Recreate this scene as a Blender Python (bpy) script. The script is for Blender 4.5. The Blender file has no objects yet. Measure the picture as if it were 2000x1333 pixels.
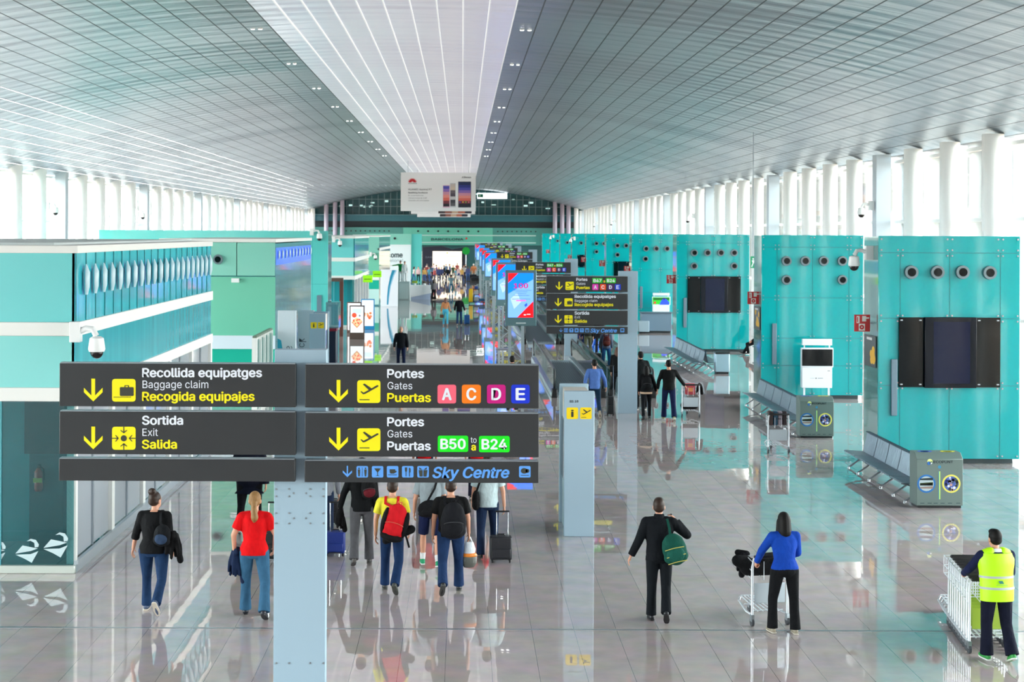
import bpy, bmesh, math, random
from mathutils import Matrix, Vector
random.seed(7)
R = math.radians
C = bpy.context.scene.collection
SC = bpy.context.scene
# ------------------------------------------------------------------ camera
F, CX, CY, CAMZ, ROLL = 3000.0, 903.0, 455.0, 5.7, 0.0044     # focal length and axis in pixels of the 2000x1333 frame
cd = bpy.data.cameras.new('camera'); cam = bpy.data.objects.new('camera', cd); C.objects.link(cam)
cd.sensor_width = 36; cd.lens = 36*F/2000
cd.shift_x = (1000-CX)/2000; cd.shift_y = (CY-666.5)/2000
cd.clip_start = .1; cd.clip_end = 900
cam.matrix_world = Matrix.Translation((0, 0, CAMZ)) @ Matrix.Rotation(R(90), 4, 'X') @ Matrix.Rotation(ROLL, 4, 'Z')
cd.dof.use_dof = True; cd.dof.focus_distance = 24; cd.dof.aperture_fstop = 3.4
SC.camera = cam
# ------------------------------------------------------------------ sky and exposure
w = bpy.data.worlds.new('sky'); SC.world = w; w.use_nodes = True
nt = w.node_tree; nt.nodes.clear()
out = nt.nodes.new('ShaderNodeOutputWorld'); bg = nt.nodes.new('ShaderNodeBackground')
tc = nt.nodes.new('ShaderNodeTexCoord'); sx = nt.nodes.new('ShaderNodeSeparateXYZ'); cr = nt.nodes.new('ShaderNodeValToRGB')
mr = nt.nodes.new('ShaderNodeMapRange'); mr.inputs['From Min'].default_value = -1
nt.links.new(tc.outputs['Generated'], sx.inputs[0]); nt.links.new(sx.outputs['Z'], mr.inputs['Value'])
nt.links.new(mr.outputs[0], cr.inputs[0]); nt.links.new(cr.outputs[0], bg.inputs[0]); nt.links.new(bg.outputs[0], out.inputs[0])
e = cr.color_ramp.elements
e[0].position = .0; e[0].color = (.36, .29, .24, 1)
e[1].position = 1; e[1].color = (.90, .95, 1.0, 1)
for p_, c_ in ((.488, (.52, .42, .36, 1)), (.5, (1.0, 1.0, 1.0, 1)), (.62, (1.0, .985, .97, 1))):
    k_ = e.new(p_); k_.color = c_
m2 = nt.nodes.new('ShaderNodeMapRange'); m2.inputs['From Min'].default_value = -1; c2 = nt.nodes.new('ShaderNodeValToRGB')   # hazy bright to both sides, dim ahead on the right
nt.links.new(sx.outputs['X'], m2.inputs['Value']); nt.links.new(m2.outputs[0], c2.inputs[0])
e2 = c2.color_ramp.elements; e2[0].position = .44; e2[0].color = (1, 1, 1, 1); e2[1].position = 1; e2[1].color = (.75, .75, .75, 1)
for p_, v_ in ((.53, .022), (.66, .026), (.76, .75)):
    k_ = e2.new(p_); k_.color = (v_, v_, v_, 1)
m3 = nt.nodes.new('ShaderNodeMath'); m3.operation = 'MULTIPLY'; m3.inputs[1].default_value = 13; nt.links.new(c2.outputs[0], m3.inputs[0]); nt.links.new(m3.outputs[0], bg.inputs[1])
SC.view_settings.view_transform = 'Standard'; SC.view_settings.look = 'None'
SC.view_settings.gamma = 1; SC.view_settings.use_curve_mapping = False
SC.view_settings.exposure = 1.05
try:
    SC.cycles.max_bounces = 8; SC.cycles.diffuse_bounces = 4; SC.cycles.glossy_bounces = 4
    SC.cycles.transparent_max_bounces = 16; SC.cycles.transmission_bounces = 4
    SC.cycles.sample_clamp_indirect = 6; SC.cycles.caustics_reflective = False; SC.cycles.caustics_refractive = False
except Exception:
    pass
# daylight comes in through the two long window walls: portals that only guide the sky's light through the glass
for X_, ry_ in ((17.3, 90), (-22.1, -90)):
    ld = bpy.data.lights.new('window_portal', 'AREA'); ld.shape = 'RECTANGLE'; ld.size = 9.2; ld.size_y = 229
    lo = bpy.data.objects.new('window_portal', ld); C.objects.link(lo); lo.location = (X_, 100.5, 4.5); lo.rotation_euler = (0, R(ry_), 0)
    ld.cycles.is_portal = True
# ------------------------------------------------------------------ where a spot of the photo lies in the hall
def un(px, py):
    dx, dy = px-CX, py-CY
    return dx+ROLL*dy, dy-ROLL*dx
def G(px, py, z=0):
    x, y = un(px, py); Y = F*(CAMZ-z)/y
    return x*Y/F, Y
def A(px, py, Y):
    x, y = un(px, py)
    return x*Y/F, CAMZ-y*Y/F
# ------------------------------------------------------------------ materials
def lin(c):
    return tuple(((v/255)/12.92 if v/255 <= .04045 else ((v/255+.055)/1.055)**2.4) for v in c)+(1,)
MATS = {}
def mat(name, rgb=(128, 128, 128), rough=.5, metal=0, spec=.5, em=0, bump=0, bscale=(10, 10, 10), coat=0, var=0, alpha=1):
    if name in MATS: return MATS[name]
    m = bpy.data.materials.new(name); m.use_nodes = True; MATS[name] = m
    t = m.node_tree; b = t.nodes['Principled BSDF']; c = lin(rgb)
    b.inputs['Base Color'].default_value = c; b.inputs['Roughness'].default_value = rough
    b.inputs['Metallic'].default_value = metal; b.inputs['Specular IOR Level'].default_value = spec
    b.inputs['Coat Weight'].default_value = coat; b.inputs['Coat Roughness'].default_value = .05
    if em:
        b.inputs['Emission Color'].default_value = c; b.inputs['Emission Strength'].default_value = em
    if bump or var:
        tcn = t.nodes.new('ShaderNodeTexCoord'); mp = t.nodes.new('ShaderNodeMapping'); mp.inputs['Scale'].default_value = bscale
        nz = t.nodes.new('ShaderNodeTexNoise'); nz.inputs['Scale'].default_value = 1; nz.inputs['Detail'].default_value = 3
        t.links.new(tcn.outputs['Object'], mp.inputs[0]); t.links.new(mp.outputs[0], nz.inputs['Vector'])
        if bump:
            bp = t.nodes.new('ShaderNodeBump'); bp.inputs['Strength'].default_value = bump; bp.inputs['Distance'].default_value = .02
            t.links.new(nz.outputs['Fac'], bp.inputs['Height']); t.links.new(bp.outputs[0], b.inputs['Normal'])
        if var:
            mx = t.nodes.new('ShaderNodeMix'); mx.data_type = 'RGBA'
            mx.inputs[6].default_value = tuple(v*(1-var) for v in c[:3])+(1,); mx.inputs[7].default_value = tuple(min(1, v*(1+var)) for v in c[:3])+(1,)
            t.links.new(nz.outputs['Fac'], mx.inputs[0]); t.links.new(mx.outputs[2], b.inputs['Base Color'])
    return m
def fabric(rgb, rough=.85):
    if max(rgb) < 60: rgb = tuple(int(v*.6) for v in rgb)
    return mat('fabric_%d_%d_%d' % rgb, rgb, rough, spec=.2, bump=1, bscale=(13, 13, 8), var=.3)
def flat(rgb, em=0, rough=.5):
    return mat('paint_%d_%d_%d_%d' % (rgb+(int(em*10),)), rgb, rough, em=em)
def thin_glass(name, tint, refl=.12, rough=.02, body=0, bodyc=(120, 200, 200)):
    if name in MATS: return MATS[name]
    m = bpy.data.materials.new(name); m.use_nodes = True; MATS[name] = m
    t = m.node_tree; t.nodes.clear(); o = t.nodes.new('ShaderNodeOutputMaterial')
    tr = t.nodes.new('ShaderNodeBsdfTransparent'); tr.inputs[0].default_value = lin(tint)
    gl = t.nodes.new('ShaderNodeBsdfGlossy'); gl.inputs['Roughness'].default_value = rough
    lw = t.nodes.new('ShaderNodeLayerWeight'); lw.inputs[0].default_value = .25
    mr = t.nodes.new('ShaderNodeMapRange'); mr.inputs['To Min'].default_value = refl; mr.inputs['To Max'].default_value = .75
    mx = t.nodes.new('ShaderNodeMixShader'); src = tr
    t.links.new(lw.outputs['Fresnel'], mr.inputs['Value']); t.links.new(mr.outputs[0], mx.inputs[0])
    if body:
        df = t.nodes.new('ShaderNodeBsdfDiffuse'); df.inputs[0].default_value = lin(bodyc)
        m2 = t.nodes.new('ShaderNodeMixShader'); m2.inputs[0].default_value = body
        t.links.new(tr.outputs[0], m2.inputs[1]); t.links.new(df.outputs[0], m2.inputs[2]); src = m2
    t.links.new(src.outputs[0], mx.inputs[1]); t.links.new(gl.outputs[0], mx.inputs[2]); t.links.new(mx.outputs[0], o.inputs[0])
    return m
# ------------------------------------------------------------------ mesh builder
class MB:
    def __init__(s): s.v = []; s.f = []; s.m = []; s.mi = 0
    def add(s, vs, fs):
        b = len(s.v); s.v += [tuple(v) for v in vs]
        for f in fs: s.f.append([b+i for i in f]); s.m.append(s.mi)
        return s
    def box(s, x0, x1, y0, y1, z0, z1):
        return s.add([(x0, y0, z0), (x1, y0, z0), (x1, y1, z0), (x0, y1, z0), (x0, y0, z1), (x1, y0, z1), (x1, y1, z1), (x0, y1, z1)],
                     [(3, 2, 1, 0), (4, 5, 6, 7), (0, 1, 5, 4), (1, 2, 6, 5), (2, 3, 7, 6), (3, 0, 4, 7)])
    def frame(s, d):
        d = Vector(d).normalized(); a = Vector((0, 0, 1)) if abs(d.z) < .9 else Vector((0, 1, 0))
        u = d.cross(a).normalized(); return d, u, d.cross(u)
    def cyl(s, p0, p1, r0, r1=None, n=12, sq=1):
        r1 = r0 if r1 is None else r1; p0, p1 = Vector(p0), Vector(p1); d, u, v = s.frame(p1-p0)
        vs = []
        for p, r in ((p0, r0), (p1, r1)):
            for i in range(n):
                a = 2*math.pi*i/n; vs.append(p+u*r*math.cos(a)+v*r*sq*math.sin(a))
        fs = [(i, (i+1) % n, n+(i+1) % n, n+i) for i in range(n)]+[tuple(range(n-1, -1, -1)), tuple(range(n, 2*n))]
        return s.add(vs, fs)
    def cap(s, p0, p1, r0, r1=None, n=12):
        r1 = r0 if r1 is None else r1; p0, p1 = Vector(p0), Vector(p1); d, u, v = s.frame(p1-p0); vs = [p0-d*r0]; h = 3
        rings = [(p0-d*r0*math.cos(math.pi/2*k/h), r0*math.sin(math.pi/2*k/h)) for k in range(1, h+1)]
        rings += [(p1+d*r1*math.sin(math.pi/2*k/h), r1*math.cos(math.pi/2*k/h)) for k in range(0, h)]
        for c, r in rings:
            for i in range(n):
                a = 2*math.pi*i/n; vs.append(c+u*r*math.cos(a)+v*r*math.sin(a))
        vs.append(p1+d*r1); L = len(rings); fs = [(0, 1+(i+1) % n, 1+i) for i in range(n)]
        for k in range(L-1):
            fs += [(1+k*n+i, 1+k*n+(i+1) % n, 1+(k+1)*n+(i+1) % n, 1+(k+1)*n+i) for i in range(n)]
        fs += [(1+(L-1)*n+i, 1+(L-1)*n+(i+1) % n, 1+L*n) for i in range(n)]
        return s.add(vs, fs)
    def tube(s, pts, r, n=8):
        pts = [Vector(p) for p in pts]; vs = []
        for k, p in enumerate(pts):
            d = (pts[min(k+1, len(pts)-1)]-pts[max(k-1, 0)]); d, u, v = s.frame(d)
            if k and u.dot(pu) < 0: u, v = -u, -v
            pu = u
            for i in range(n):
                a = 2*math.pi*i/n; vs.append(p+u*r*math.cos(a)+v*r*math.sin(a))
        fs = []
        for k in range(len(pts)-1):
            fs += [(k*n+i, k*n+(i+1) % n, (k+1)*n+(i+1) % n, (k+1)*n+i) for i in range(n)]
        fs += [tuple(range(n-1, -1, -1)), tuple(range((len(pts)-1)*n, len(pts)*n))]
        return s.add(vs, fs)
    def ell(s, c, r, rot=None, nu=16, nv=10):
        c = Vector(c); vs = [Vector((0, 0, -r[2]))]
        for j in range(1, nv):
            t = -math.pi/2+math.pi*j/nv
            vs += [Vector((r[0]*math.cos(t)*math.cos(2*math.pi*i/nu), r[1]*math.cos(t)*math.sin(2*math.pi*i/nu), r[2]*math.sin(t))) for i in range(nu)]
        vs.append(Vector((0, 0, r[2])))
        if rot: vs = [rot @ v for v in vs]
        fs = [(0, 1+(i+1) % nu, 1+i) for i in range(nu)]
        for k in range(nv-2):
            fs += [(1+k*nu+i, 1+k*nu+(i+1) % nu, 1+(k+1)*nu+(i+1) % nu, 1+(k+1)*nu+i) for i in range(nu)]
        fs += [(1+(nv-2)*nu+i, 1+(nv-2)*nu+(i+1) % nu, len(vs)-1) for i in range(nu)]
        return s.add([c+v for v in vs], fs)
    def loft(s, rings, n=24, M=None):
        vs = []
        for c, rx, ry in rings:
            for i in range(n):
                a = 2*math.pi*i/n; v = Vector((c[0]+rx*math.cos(a), c[1]+ry*math.sin(a), c[2])); vs.append(M @ v if M else v)
        fs = []
        for k in range(len(rings)-1):
            fs += [(k*n+i, k*n+(i+1) % n, (k+1)*n+(i+1) % n, (k+1)*n+i) for i in range(n)]
        fs += [tuple(range(n-1, -1, -1)), tuple(range((len(rings)-1)*n, len(rings)*n))]
        return s.add(vs, fs)
    def plate(s, pts, y):                       # flat outline (x, z) facing the viewer's side
        return s.add([(p[0], y, p[1]) for p in pts], [tuple(range(len(pts)))])
    def prism(s, pts, y0, y1):                  # outline (x, z) with thickness along y
        n = len(pts); vs = [(p[0], y0, p[1]) for p in pts]+[(p[0], y1, p[1]) for p in pts]
        return s.add(vs, [tuple(range(n)), tuple(range(2*n-1, n-1, -1))]+[(i, n+i, n+(i+1) % n, (i+1) % n) for i in range(n)])
    def prismx(s, pts, x0, x1):                 # outline (y, z) with thickness along x
        n = len(pts); vs = [(x0, p[0], p[1]) for p in pts]+[(x1, p[0], p[1]) for p in pts]
        return s.add(vs, [tuple(range(n-1, -1, -1)), tuple(range(n, 2*n))]+[(i, (i+1) % n, n+(i+1) % n, n+i) for i in range(n)])
    def mesh(s, name, off=(0, 0, 0), smooth=True, recalc=True):
        me = bpy.data.meshes.new(name)
        me.from_pydata([(v[0]-off[0], v[1]-off[1], v[2]-off[2]) for v in s.v], [], s.f)
        me.polygons.foreach_set('material_index', s.m)
        if recalc:
            bm = bmesh.new(); bm.from_mesh(me); bmesh.ops.recalc_face_normals(bm, faces=bm.faces); bm.to_mesh(me); bm.free()
        if smooth and len(me.polygons):
            me.polygons.foreach_set('use_smooth', [True]*len(me.polygons)); me.set_sharp_from_angle(angle=R(38))
        me.update(); return me
    def build(s, name, mats, parent=None, bevel=0, world=False, flat_=False, off=None):
        if off is None: off = base_of(parent) if (world and parent) else (0, 0, 0)
        me = s.mesh(name, off, recalc=not flat_)
        return link(name, me, mats, parent, bevel)
def base_of(o):
    while o.parent: o = o.parent
    return o.location
def link(name, me, mats, parent=None, bevel=0):
    o = bpy.data.objects.new(name, me); C.objects.link(o)
    for m in (mats if isinstance(mats, (list, tuple)) else [mats]): me.materials.append(m)
    if parent: o.parent = parent
    if bevel:
        b = o.modifiers.new('edge', 'BEVEL'); b.width = bevel; b.segments = 2; b.limit_method = 'ANGLE'; b.angle_limit = R(40)
    return o
def tag(o, label, cat, group=None, kind=None):
    o['label'] = label; o['category'] = cat
    if group: o['group'] = group
    if kind: o['kind'] = kind
    return o
def thing(name, label, cat, loc=(0, 0, 0), rz=0, group=None):
    o = bpy.data.objects.new(name, None); C.objects.link(o); o.empty_display_size = .2
    o.location = loc; o.rotation_euler = (0, 0, rz); return tag(o, label, cat, group)
def struct(o): o['kind'] = 'structure'; return o
def dup(root, loc=None, rz=None, label=None):
    def cp(o, par):
        c = o.copy(); C.objects.link(c)
        if par: c.parent = par
        for ch in KIDS(o): cp(ch, c)
        return c
    r = cp(root, None)
    if loc is not None: r.location = loc
    if rz is not None: r.rotation_euler = (0, 0, rz)
    if label: r['label'] = label
    return r
def KIDS(o): return [c for c in list(bpy.data.objects) if c.parent == o]
# ------------------------------------------------------------------ lettering
TXT = {}
FONT = None
try:
    import os
    FONT = bpy.data.fonts.load(os.path.join(bpy.utils.system_resource('DATAFILES'), 'fonts', 'Inter.woff2'))
except Exception:
    FONT = None
def glyphs(body, bold):
    k = body
    if k in TXT: return TXT[k]
    cu = bpy.data.curves.new('t', 'FONT'); cu.body = body; cu.size = 1; cu.resolution_u = 3
    if FONT: cu.font = FONT
    o = bpy.data.objects.new('t', cu); C.objects.link(o)
    dg = bpy.context.evaluated_depsgraph_get(); ev = o.evaluated_get(dg); me = ev.to_mesh()
    r = ([(v.co.x, v.co.y) for v in me.vertices], [tuple(p.vertices) for p in me.polygons])
    ev.to_mesh_clear(); bpy.data.objects.remove(o); bpy.data.curves.remove(cu); TXT[k] = r; return r
def cap_height(bold): return max(v[1] for v in glyphs('H', bold)[0])
class Art:
    """flat marks on a board standing in the plane y = Y, given in the photograph's pixels; every word, arrow and pictogram is a part of its own"""
    def __init__(s, Y, map_=None): s.Y = Y; s.mb = {}; s.map = map_ or (lambda x, y: A(x, y, Y)); s.part = None; s.n = 0
    def begin(s, name): s.n += 1; s.part = (name, s.n)
    def end(s): s.part = None
    def m(s, c):
        mb, cols = s.mb.setdefault(s.part, (MB(), []))
        if c not in cols: cols.append(c)
        mb.mi = cols.index(c); return mb
    def poly(s, c, pts, lay=1):
        q = [s.map(*p) for p in pts]
        ar = sum(q[i-1][0]*q[i][1]-q[i][0]*q[i-1][1] for i in range(len(q)))
        if ar < 0: q.reverse()
        s.m(c).plate(q, s.Y-.003*lay)
    def rect(s, c, x0, y0, x1, y1, lay=1): s.poly(c, [(x0, y0), (x1, y0), (x1, y1), (x0, y1)], lay)
    def rrect(s, c, x0, y0, x1, y1, r=.12, lay=1):
        r *= min(x1-x0, y1-y0); p = []
        for cx, cy, a0 in ((x1-r, y0+r, -90), (x1-r, y1-r, 0), (x0+r, y1-r, 90), (x0+r, y0+r, 180)):
            p += [(cx+r*math.cos(R(a0+a)), cy+r*math.sin(R(a0+a))) for a in (0, 30, 60, 90)]
        s.poly(c, p, lay)
    def circ(s, c, x, y, r, lay=1, ry=None, n=20): s.poly(c, [(x+r*math.cos(2*math.pi*i/n), y+(ry or r)*math.sin(2*math.pi*i/n)) for i in range(n)], lay)
    def ring(s, c, x, y, r0, r1, lay=1, n=28):
        for i in range(n):
            a, b = 2*math.pi*i/n, 2*math.pi*(i+1)/n
            s.poly(c, [(x+r0*math.cos(a), y+r0*math.sin(a)), (x+r1*math.cos(a), y+r1*math.sin(a)), (x+r1*math.cos(b), y+r1*math.sin(b)), (x+r0*math.cos(b), y+r0*math.sin(b))], lay)
    def shape(s, c, box, pts, lay=2):
        x0, y0, x1, y1 = box; s.poly(c, [(x0+(x1-x0)*u, y0+(y1-y0)*v) for u, v in pts], lay)
    def text(s, c, body, x0, x1, ycap, ybase, bold=0, shear=0, lay=1, rot=False):
        vs, fs = glyphs(body, bold); xs = [v[0] for v in vs]; a, b = min(xs), max(xs); ch = cap_height(bold)
        q = []
        for vx, vy in vs:
            t = (vx-a)/(b-a); h = vy/ch
            if rot: px, py = x0+(x1-x0)*h, ybase+(ycap-ybase)*t     # reads upward
            else: px, py = x0+(x1-x0)*t+shear*(ybase-ycap)*h, ybase+(ycap-ybase)*h
            q.append((px, py))
        own = s.part is None
        if own: s.begin('lettering')
        t_ = abs(ybase-ycap)*(.055 if bold else 0)               # a heavier stroke: the outline laid down again with tiny shifts
        for i, (u, v) in enumerate(((0, 0), (-1, 0), (1, 0), (0, -.7), (0, .7)) if bold else ((0, 0),)):
            w_ = [s.map(px+u*t_, py+v*t_) for px, py in q]; s.m(c).add([(p[0], s.Y-.003*lay-.0002*i, p[1]) for p in w_], fs)
        if own: s.end()
    def arrow(s, c, x0, y0, x1, y1, t=.1): s.begin('arrow'); s.shape(c, (x0, y0, x1, y1), [(0, .40), (.0, .60), (.5, 1), (1, .60), (1, .40), (.5+t, .74), (.5+t, 0), (.5-t, 0), (.5-t, .74)], 1); s.end()
    def plane(s, c, bx, lay=2):
        s.shape(c, bx, [(.14, .50), (.18, .48), (.27, .55), (.50, .43), (.24, .18), (.32, .15), (.62, .36), (.85, .22), (.92, .23), (.91, .28), (.35, .60), (.25, .62)], lay)
        s.shape(c, bx, [(.10, .84), (.53, .84), (.53, .88), (.10, .88)], lay)
    def case(s, c, bx, lay=2):
        x0, y0, x1, y1 = bx; W, H = x1-x0, y1-y0
        s.rrect(c, x0+.33*W, y0+.36*H, x0+.92*W, y0+.75*H, .12, lay)
        for u0, v0, u1, v1 in ((.53, .28, .72, .31), (.53, .28, .57, .37), (.68, .28, .72, .37)): s.shape(c, bx, [(u0, v0), (u1, v0), (u1, v1), (u0, v1)], lay)
        for i in range(12): s.circ(c, x0+(.09+.063*i)*W, y0+.80*H, .022*W, lay, n=8)
    def exit(s, c, bx, lay=2):
        x0, y0, x1, y1 = bx; W, H = x1-x0, y1-y0; s.circ(c, x0+W/2, y0+H/2, .13*W, lay)
        for q in range(4):
            ca, sa = [(1, 0), (0, 1), (-1, 0), (0, -1)][q]
            f = lambda u, v: (.5+u*ca-v*sa, .5+u*sa+v*ca)
            for P in ([(.26, -.02), (.5, -.02), (.5, .02), (.26, .02)], [(.21, 0), (.33, -.14), (.37, -.14), (.27, 0), (.37, .14), (.33, .14)]): s.shape(c, bx, [f(*p) for p in P], lay)
    def icon(s, k, c, bx):
        x0, y0, x1, y1 = bx; W, H = x1-x0, y1-y0; P = lambda *p: s.shape(c, bx, p)
        if k == 'wc':
            for u in (.22, .78):
                s.circ(c, x0+u*W, y0+.2*H, .07*W, 2, n=10); P((u-.11, .3), (u+.11, .3), (u+.09, .6), (u+.06, .9), (u-.06, .9), (u-.09, .6))
            P((.48, .12), (.52, .12), (.52, .9), (.48, .9))
        elif k == 'bar': P((.2, .2), (.8, .2), (.53, .55), (.53, .8), (.68, .86), (.32, .86), (.47, .8), (.47, .55))
        elif k == 'cup': P((.25, .28), (.72, .28), (.72, .4), (.84, .4), (.84, .52), (.7, .6), (.6, .66), (.34, .66), (.25, .55)); P((.1, .74), (.86, .74), (.86, .8), (.1, .8))
        elif k == 'eat': P((.25, .12), (.45, .12), (.43, .45), (.38, .5), (.38, .9), (.32, .9), (.32, .5), (.27, .45)); P((.62, .12), (.74, .2), (.74, .55), (.68, .55), (.68, .9), (.62, .9))
        elif k == 'gift': P((.12, .35), (.46, .35), (.46, .92), (.2, .92)); P((.54, .35), (.88, .35), (.8, .92), (.54, .92)); P((.15, .1), (.46, .3), (.2, .3)); P((.85, .1), (.54, .3), (.8, .3))
        else: s.circ(c, x0+.45*W, y0+.42*H, .3*W, 2, .24*H); P((.15, .78), (.85, .78), (.85, .84), (.15, .84)); s.circ(c, x0+.72*W, y0+.42*H, .17*W, 2)
    def finish(s, parent, name='marking', em=0, world=True):
        for key, (mb, cols) in s.mb.items():
            mb.build(key[0] if key else name, [flat(c, em) for c in cols], parent, world=world, flat_=True)
# ------------------------------------------------------------------ floor, roof and window walls
def floor_material():
    m = mat('polished_stone', (150, 146, 146), .015, spec=.5); t = m.node_tree; b = t.nodes['Principled BSDF']
    b.inputs['IOR'].default_value = 1.9; b.inputs['Coat Weight'].default_value = .35; b.inputs['Coat IOR'].default_value = 1.7; b.inputs['Coat Roughness'].default_value = .01
    ge = t.nodes.new('ShaderNodeNewGeometry'); br = t.nodes.new('ShaderNodeTexBrick'); mp = t.nodes.new('ShaderNodeMapping')
    mp.inputs['Rotation'].default_value = (0, 0, R(90)); mp.inputs['Location'].default_value = (0, .2, 0)
    t.links.new(ge.outputs['Position'], mp.inputs[0]); t.links.new(mp.outputs[0], br.inputs['Vector'])
    br.inputs['Scale'].default_value = 1; br.inputs['Brick Width'].default_value = 7.32; br.inputs['Row Height'].default_value = .61
    br.inputs['Mortar Size'].default_value = .0035; br.inputs['Mortar Smooth'].default_value = .3
    br.inputs['Color1'].default_value = lin((182, 159, 157)); br.inputs['Color2'].default_value = lin((194, 171, 168)); br.inputs['Mortar'].default_value = lin((104, 104, 112))
    br.inputs['Bias'].default_value = 0
    nz = t.nodes.new('ShaderNodeTexNoise'); nz.inputs['Scale'].default_value = 2.5; nz.inputs['Detail'].default_value = 6
    t.links.new(ge.outputs['Position'], nz.inputs['Vector'])
    mx = t.nodes.new('ShaderNodeMix'); mx.data_type = 'RGBA'; mx.blend_type = 'OVERLAY'; mx.inputs[0].default_value = .35
    t.links.new(br.outputs['Color'], mx.inputs[6]); t.links.new(nz.outputs['Color'], mx.inputs[7]); 
    hs = t.nodes.new('ShaderNodeHueSaturation'); hs.inputs['Saturation'].default_value = .55
    t.links.new(mx.outputs[2], hs.inputs['Color']); t.links.new(hs.outputs[0], b.inputs['Base Color'])
    m2 = t.nodes.new('ShaderNodeMapping'); m2.inputs['Scale'].default_value = (.5, 2.6, 1); n2 = t.nodes.new('ShaderNodeTexNoise'); n2.inputs['Scale'].default_value = 1.6; n2.inputs['Detail'].default_value = 2
    t.links.new(ge.outputs['Position'], m2.inputs[0]); t.links.new(m2.outputs[0], n2.inputs['Vector'])
    v1 = t.nodes.new('ShaderNodeVectorMath'); v1.operation = 'SUBTRACT'; v1.inputs[1].default_value = (.5, .5, .5)      # barely uneven polish
    v2 = t.nodes.new('ShaderNodeVectorMath'); v2.operation = 'MULTIPLY'; v2.inputs[1].default_value = (.006, .009, 0)
    v3 = t.nodes.new('ShaderNodeVectorMath'); v3.operation = 'ADD'; v4 = t.nodes.new('ShaderNodeVectorMath'); v4.operation = 'NORMALIZE'
    t.links.new(n2.outputs['Color'], v1.inputs[0]); t.links.new(v1.outputs[0], v2.inputs[0]); t.links.new(v2.outputs[0], v3.inputs[0]); t.links.new(ge.outputs['Normal'], v3.inputs[1]); t.links.new(v3.outputs[0], v4.inputs[0])
    t.links.new(v4.outputs[0], b.inputs['Normal']); t.links.new(v4.outputs[0], b.inputs['Coat Normal'])
    return m
XL, XR, YE = -21.8, 17.0, 215.0
struct(MB().box(XL-.5, XR+.5, -14, YE+8, -.3, 0).build('floor', floor_material()))
struct(MB().box(XL, XR, 22.04, 22.1, 0, .003).build('trim_1', mat('joint_steel', (190, 195, 200), .3, .8)))
struct(MB().box(-400, 400, -60, 800, -.6, -.4).build('apron_ground', mat('apron_concrete', (190, 164, 140), .9)))
def zc(x): return 11.9-((x+2.15)**2)/118
def roof_material(name, rgb, rough, metal=.85, em=0):
    m = mat(name, rgb, rough, metal, em=em); t = m.node_tree; b = t.nodes['Principled BSDF']
    ge = t.nodes.new('ShaderNodeNewGeometry'); wv = t.nodes.new('ShaderNodeTexWave'); wv.wave_type = 'BANDS'; wv.bands_direction = 'Y'; wv.wave_profile = 'SIN'
    wv.inputs['Scale'].default_value = .314/1.0; wv.inputs['Distortion'].default_value = 0
    t.links.new(ge.outputs['Position'], wv.inputs['Vector'])
    mp = t.nodes.new('ShaderNodeMapping'); mp.inputs['Scale'].default_value = (.25, 1.3, .25); nz = t.nodes.new('ShaderNodeTexNoise'); nz.inputs['Scale'].default_value = 1; nz.inputs['Detail'].default_value = 3
    t.links.new(ge.outputs['Position'], mp.inputs[0]); t.links.new(mp.outputs[0], nz.inputs['Vector'])
    m3 = t.nodes.new('ShaderNodeMapping'); m3.inputs['Scale'].default_value = (.05, .11, .05); n3 = t.nodes.new('ShaderNodeTexNoise'); n3.inputs['Scale'].default_value = 1; n3.inputs['Detail'].default_value = 1
    t.links.new(ge.outputs['Position'], m3.inputs[0]); t.links.new(m3.outputs[0], n3.inputs['Vector'])
    b1 = t.nodes.new('ShaderNodeBump'); b1.inputs['Strength'].default_value = 1; b1.inputs['Distance'].default_value = .022
    b2 = t.nodes.new('ShaderNodeBump'); b2.inputs['Strength'].default_value = 1; b2.inputs['Distance'].default_value = .1
    b3 = t.nodes.new('ShaderNodeBump'); b3.inputs['Strength'].default_value = 1; b3.inputs['Distance'].default_value = .9
    t.links.new(wv.outputs['Fac'], b1.inputs['Height']); t.links.new(nz.outputs['Fac'], b2.inputs['Height']); t.links.new(n3.outputs['Fac'], b3.inputs['Height'])
    t.links.new(b3.outputs[0], b2.inputs['Normal']); t.links.new(b2.outputs[0], b1.inputs['Normal']); t.links.new(b1.outputs[0], b.inputs['Normal'])
    return m
roof = MB(); gap = .02; Y0 = -14
def strip(xa, xb, m):
    roof.mi = m; a, b = xa+gap, xb-gap
    roof.add([(a, Y0, zc(a)), (b, Y0, zc(b)), (b, YE+6, zc(b)), (a, YE+6, zc(a))], [(0, 1, 2, 3)])
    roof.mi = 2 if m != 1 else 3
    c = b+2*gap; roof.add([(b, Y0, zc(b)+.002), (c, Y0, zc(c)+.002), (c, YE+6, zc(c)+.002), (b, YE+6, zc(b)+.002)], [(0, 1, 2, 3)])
nR = 22
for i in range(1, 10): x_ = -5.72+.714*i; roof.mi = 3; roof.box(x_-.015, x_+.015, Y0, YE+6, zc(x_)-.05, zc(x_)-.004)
for i in range(nR): strip(1.42+(XR-1.42)*i/nR, 1.42+(XR-1.42)*(i+1)/nR, 0)
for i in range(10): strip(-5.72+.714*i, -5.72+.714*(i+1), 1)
for i in range(22): strip(XL+(-5.72-XL)*i/22, XL+(-5.72-XL)*(i+1)/22, 0)
roof.mi = 2
roof.add([(XL, Y0, 12.6), (XR, Y0, 12.6), (XR, YE+6, 12.6), (XL, YE+6, 12.6)], [(0, 3, 2, 1)])
rf = roof.build('ceiling', [roof_material('roof_panels', (146, 160, 170), .34, .55), roof_material('roof_glow_panels', (214, 214, 224), .3, .6, .16),  # pale band panels get a slight added glow to look brighter than the rest
                            mat('roof_joint', (70, 78, 84), .7), mat('roof_glow_ridge', (240, 244, 248), .5, em=.16)], flat_=True)  # ridges glow a little too, so they stay brighter than the band
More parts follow.
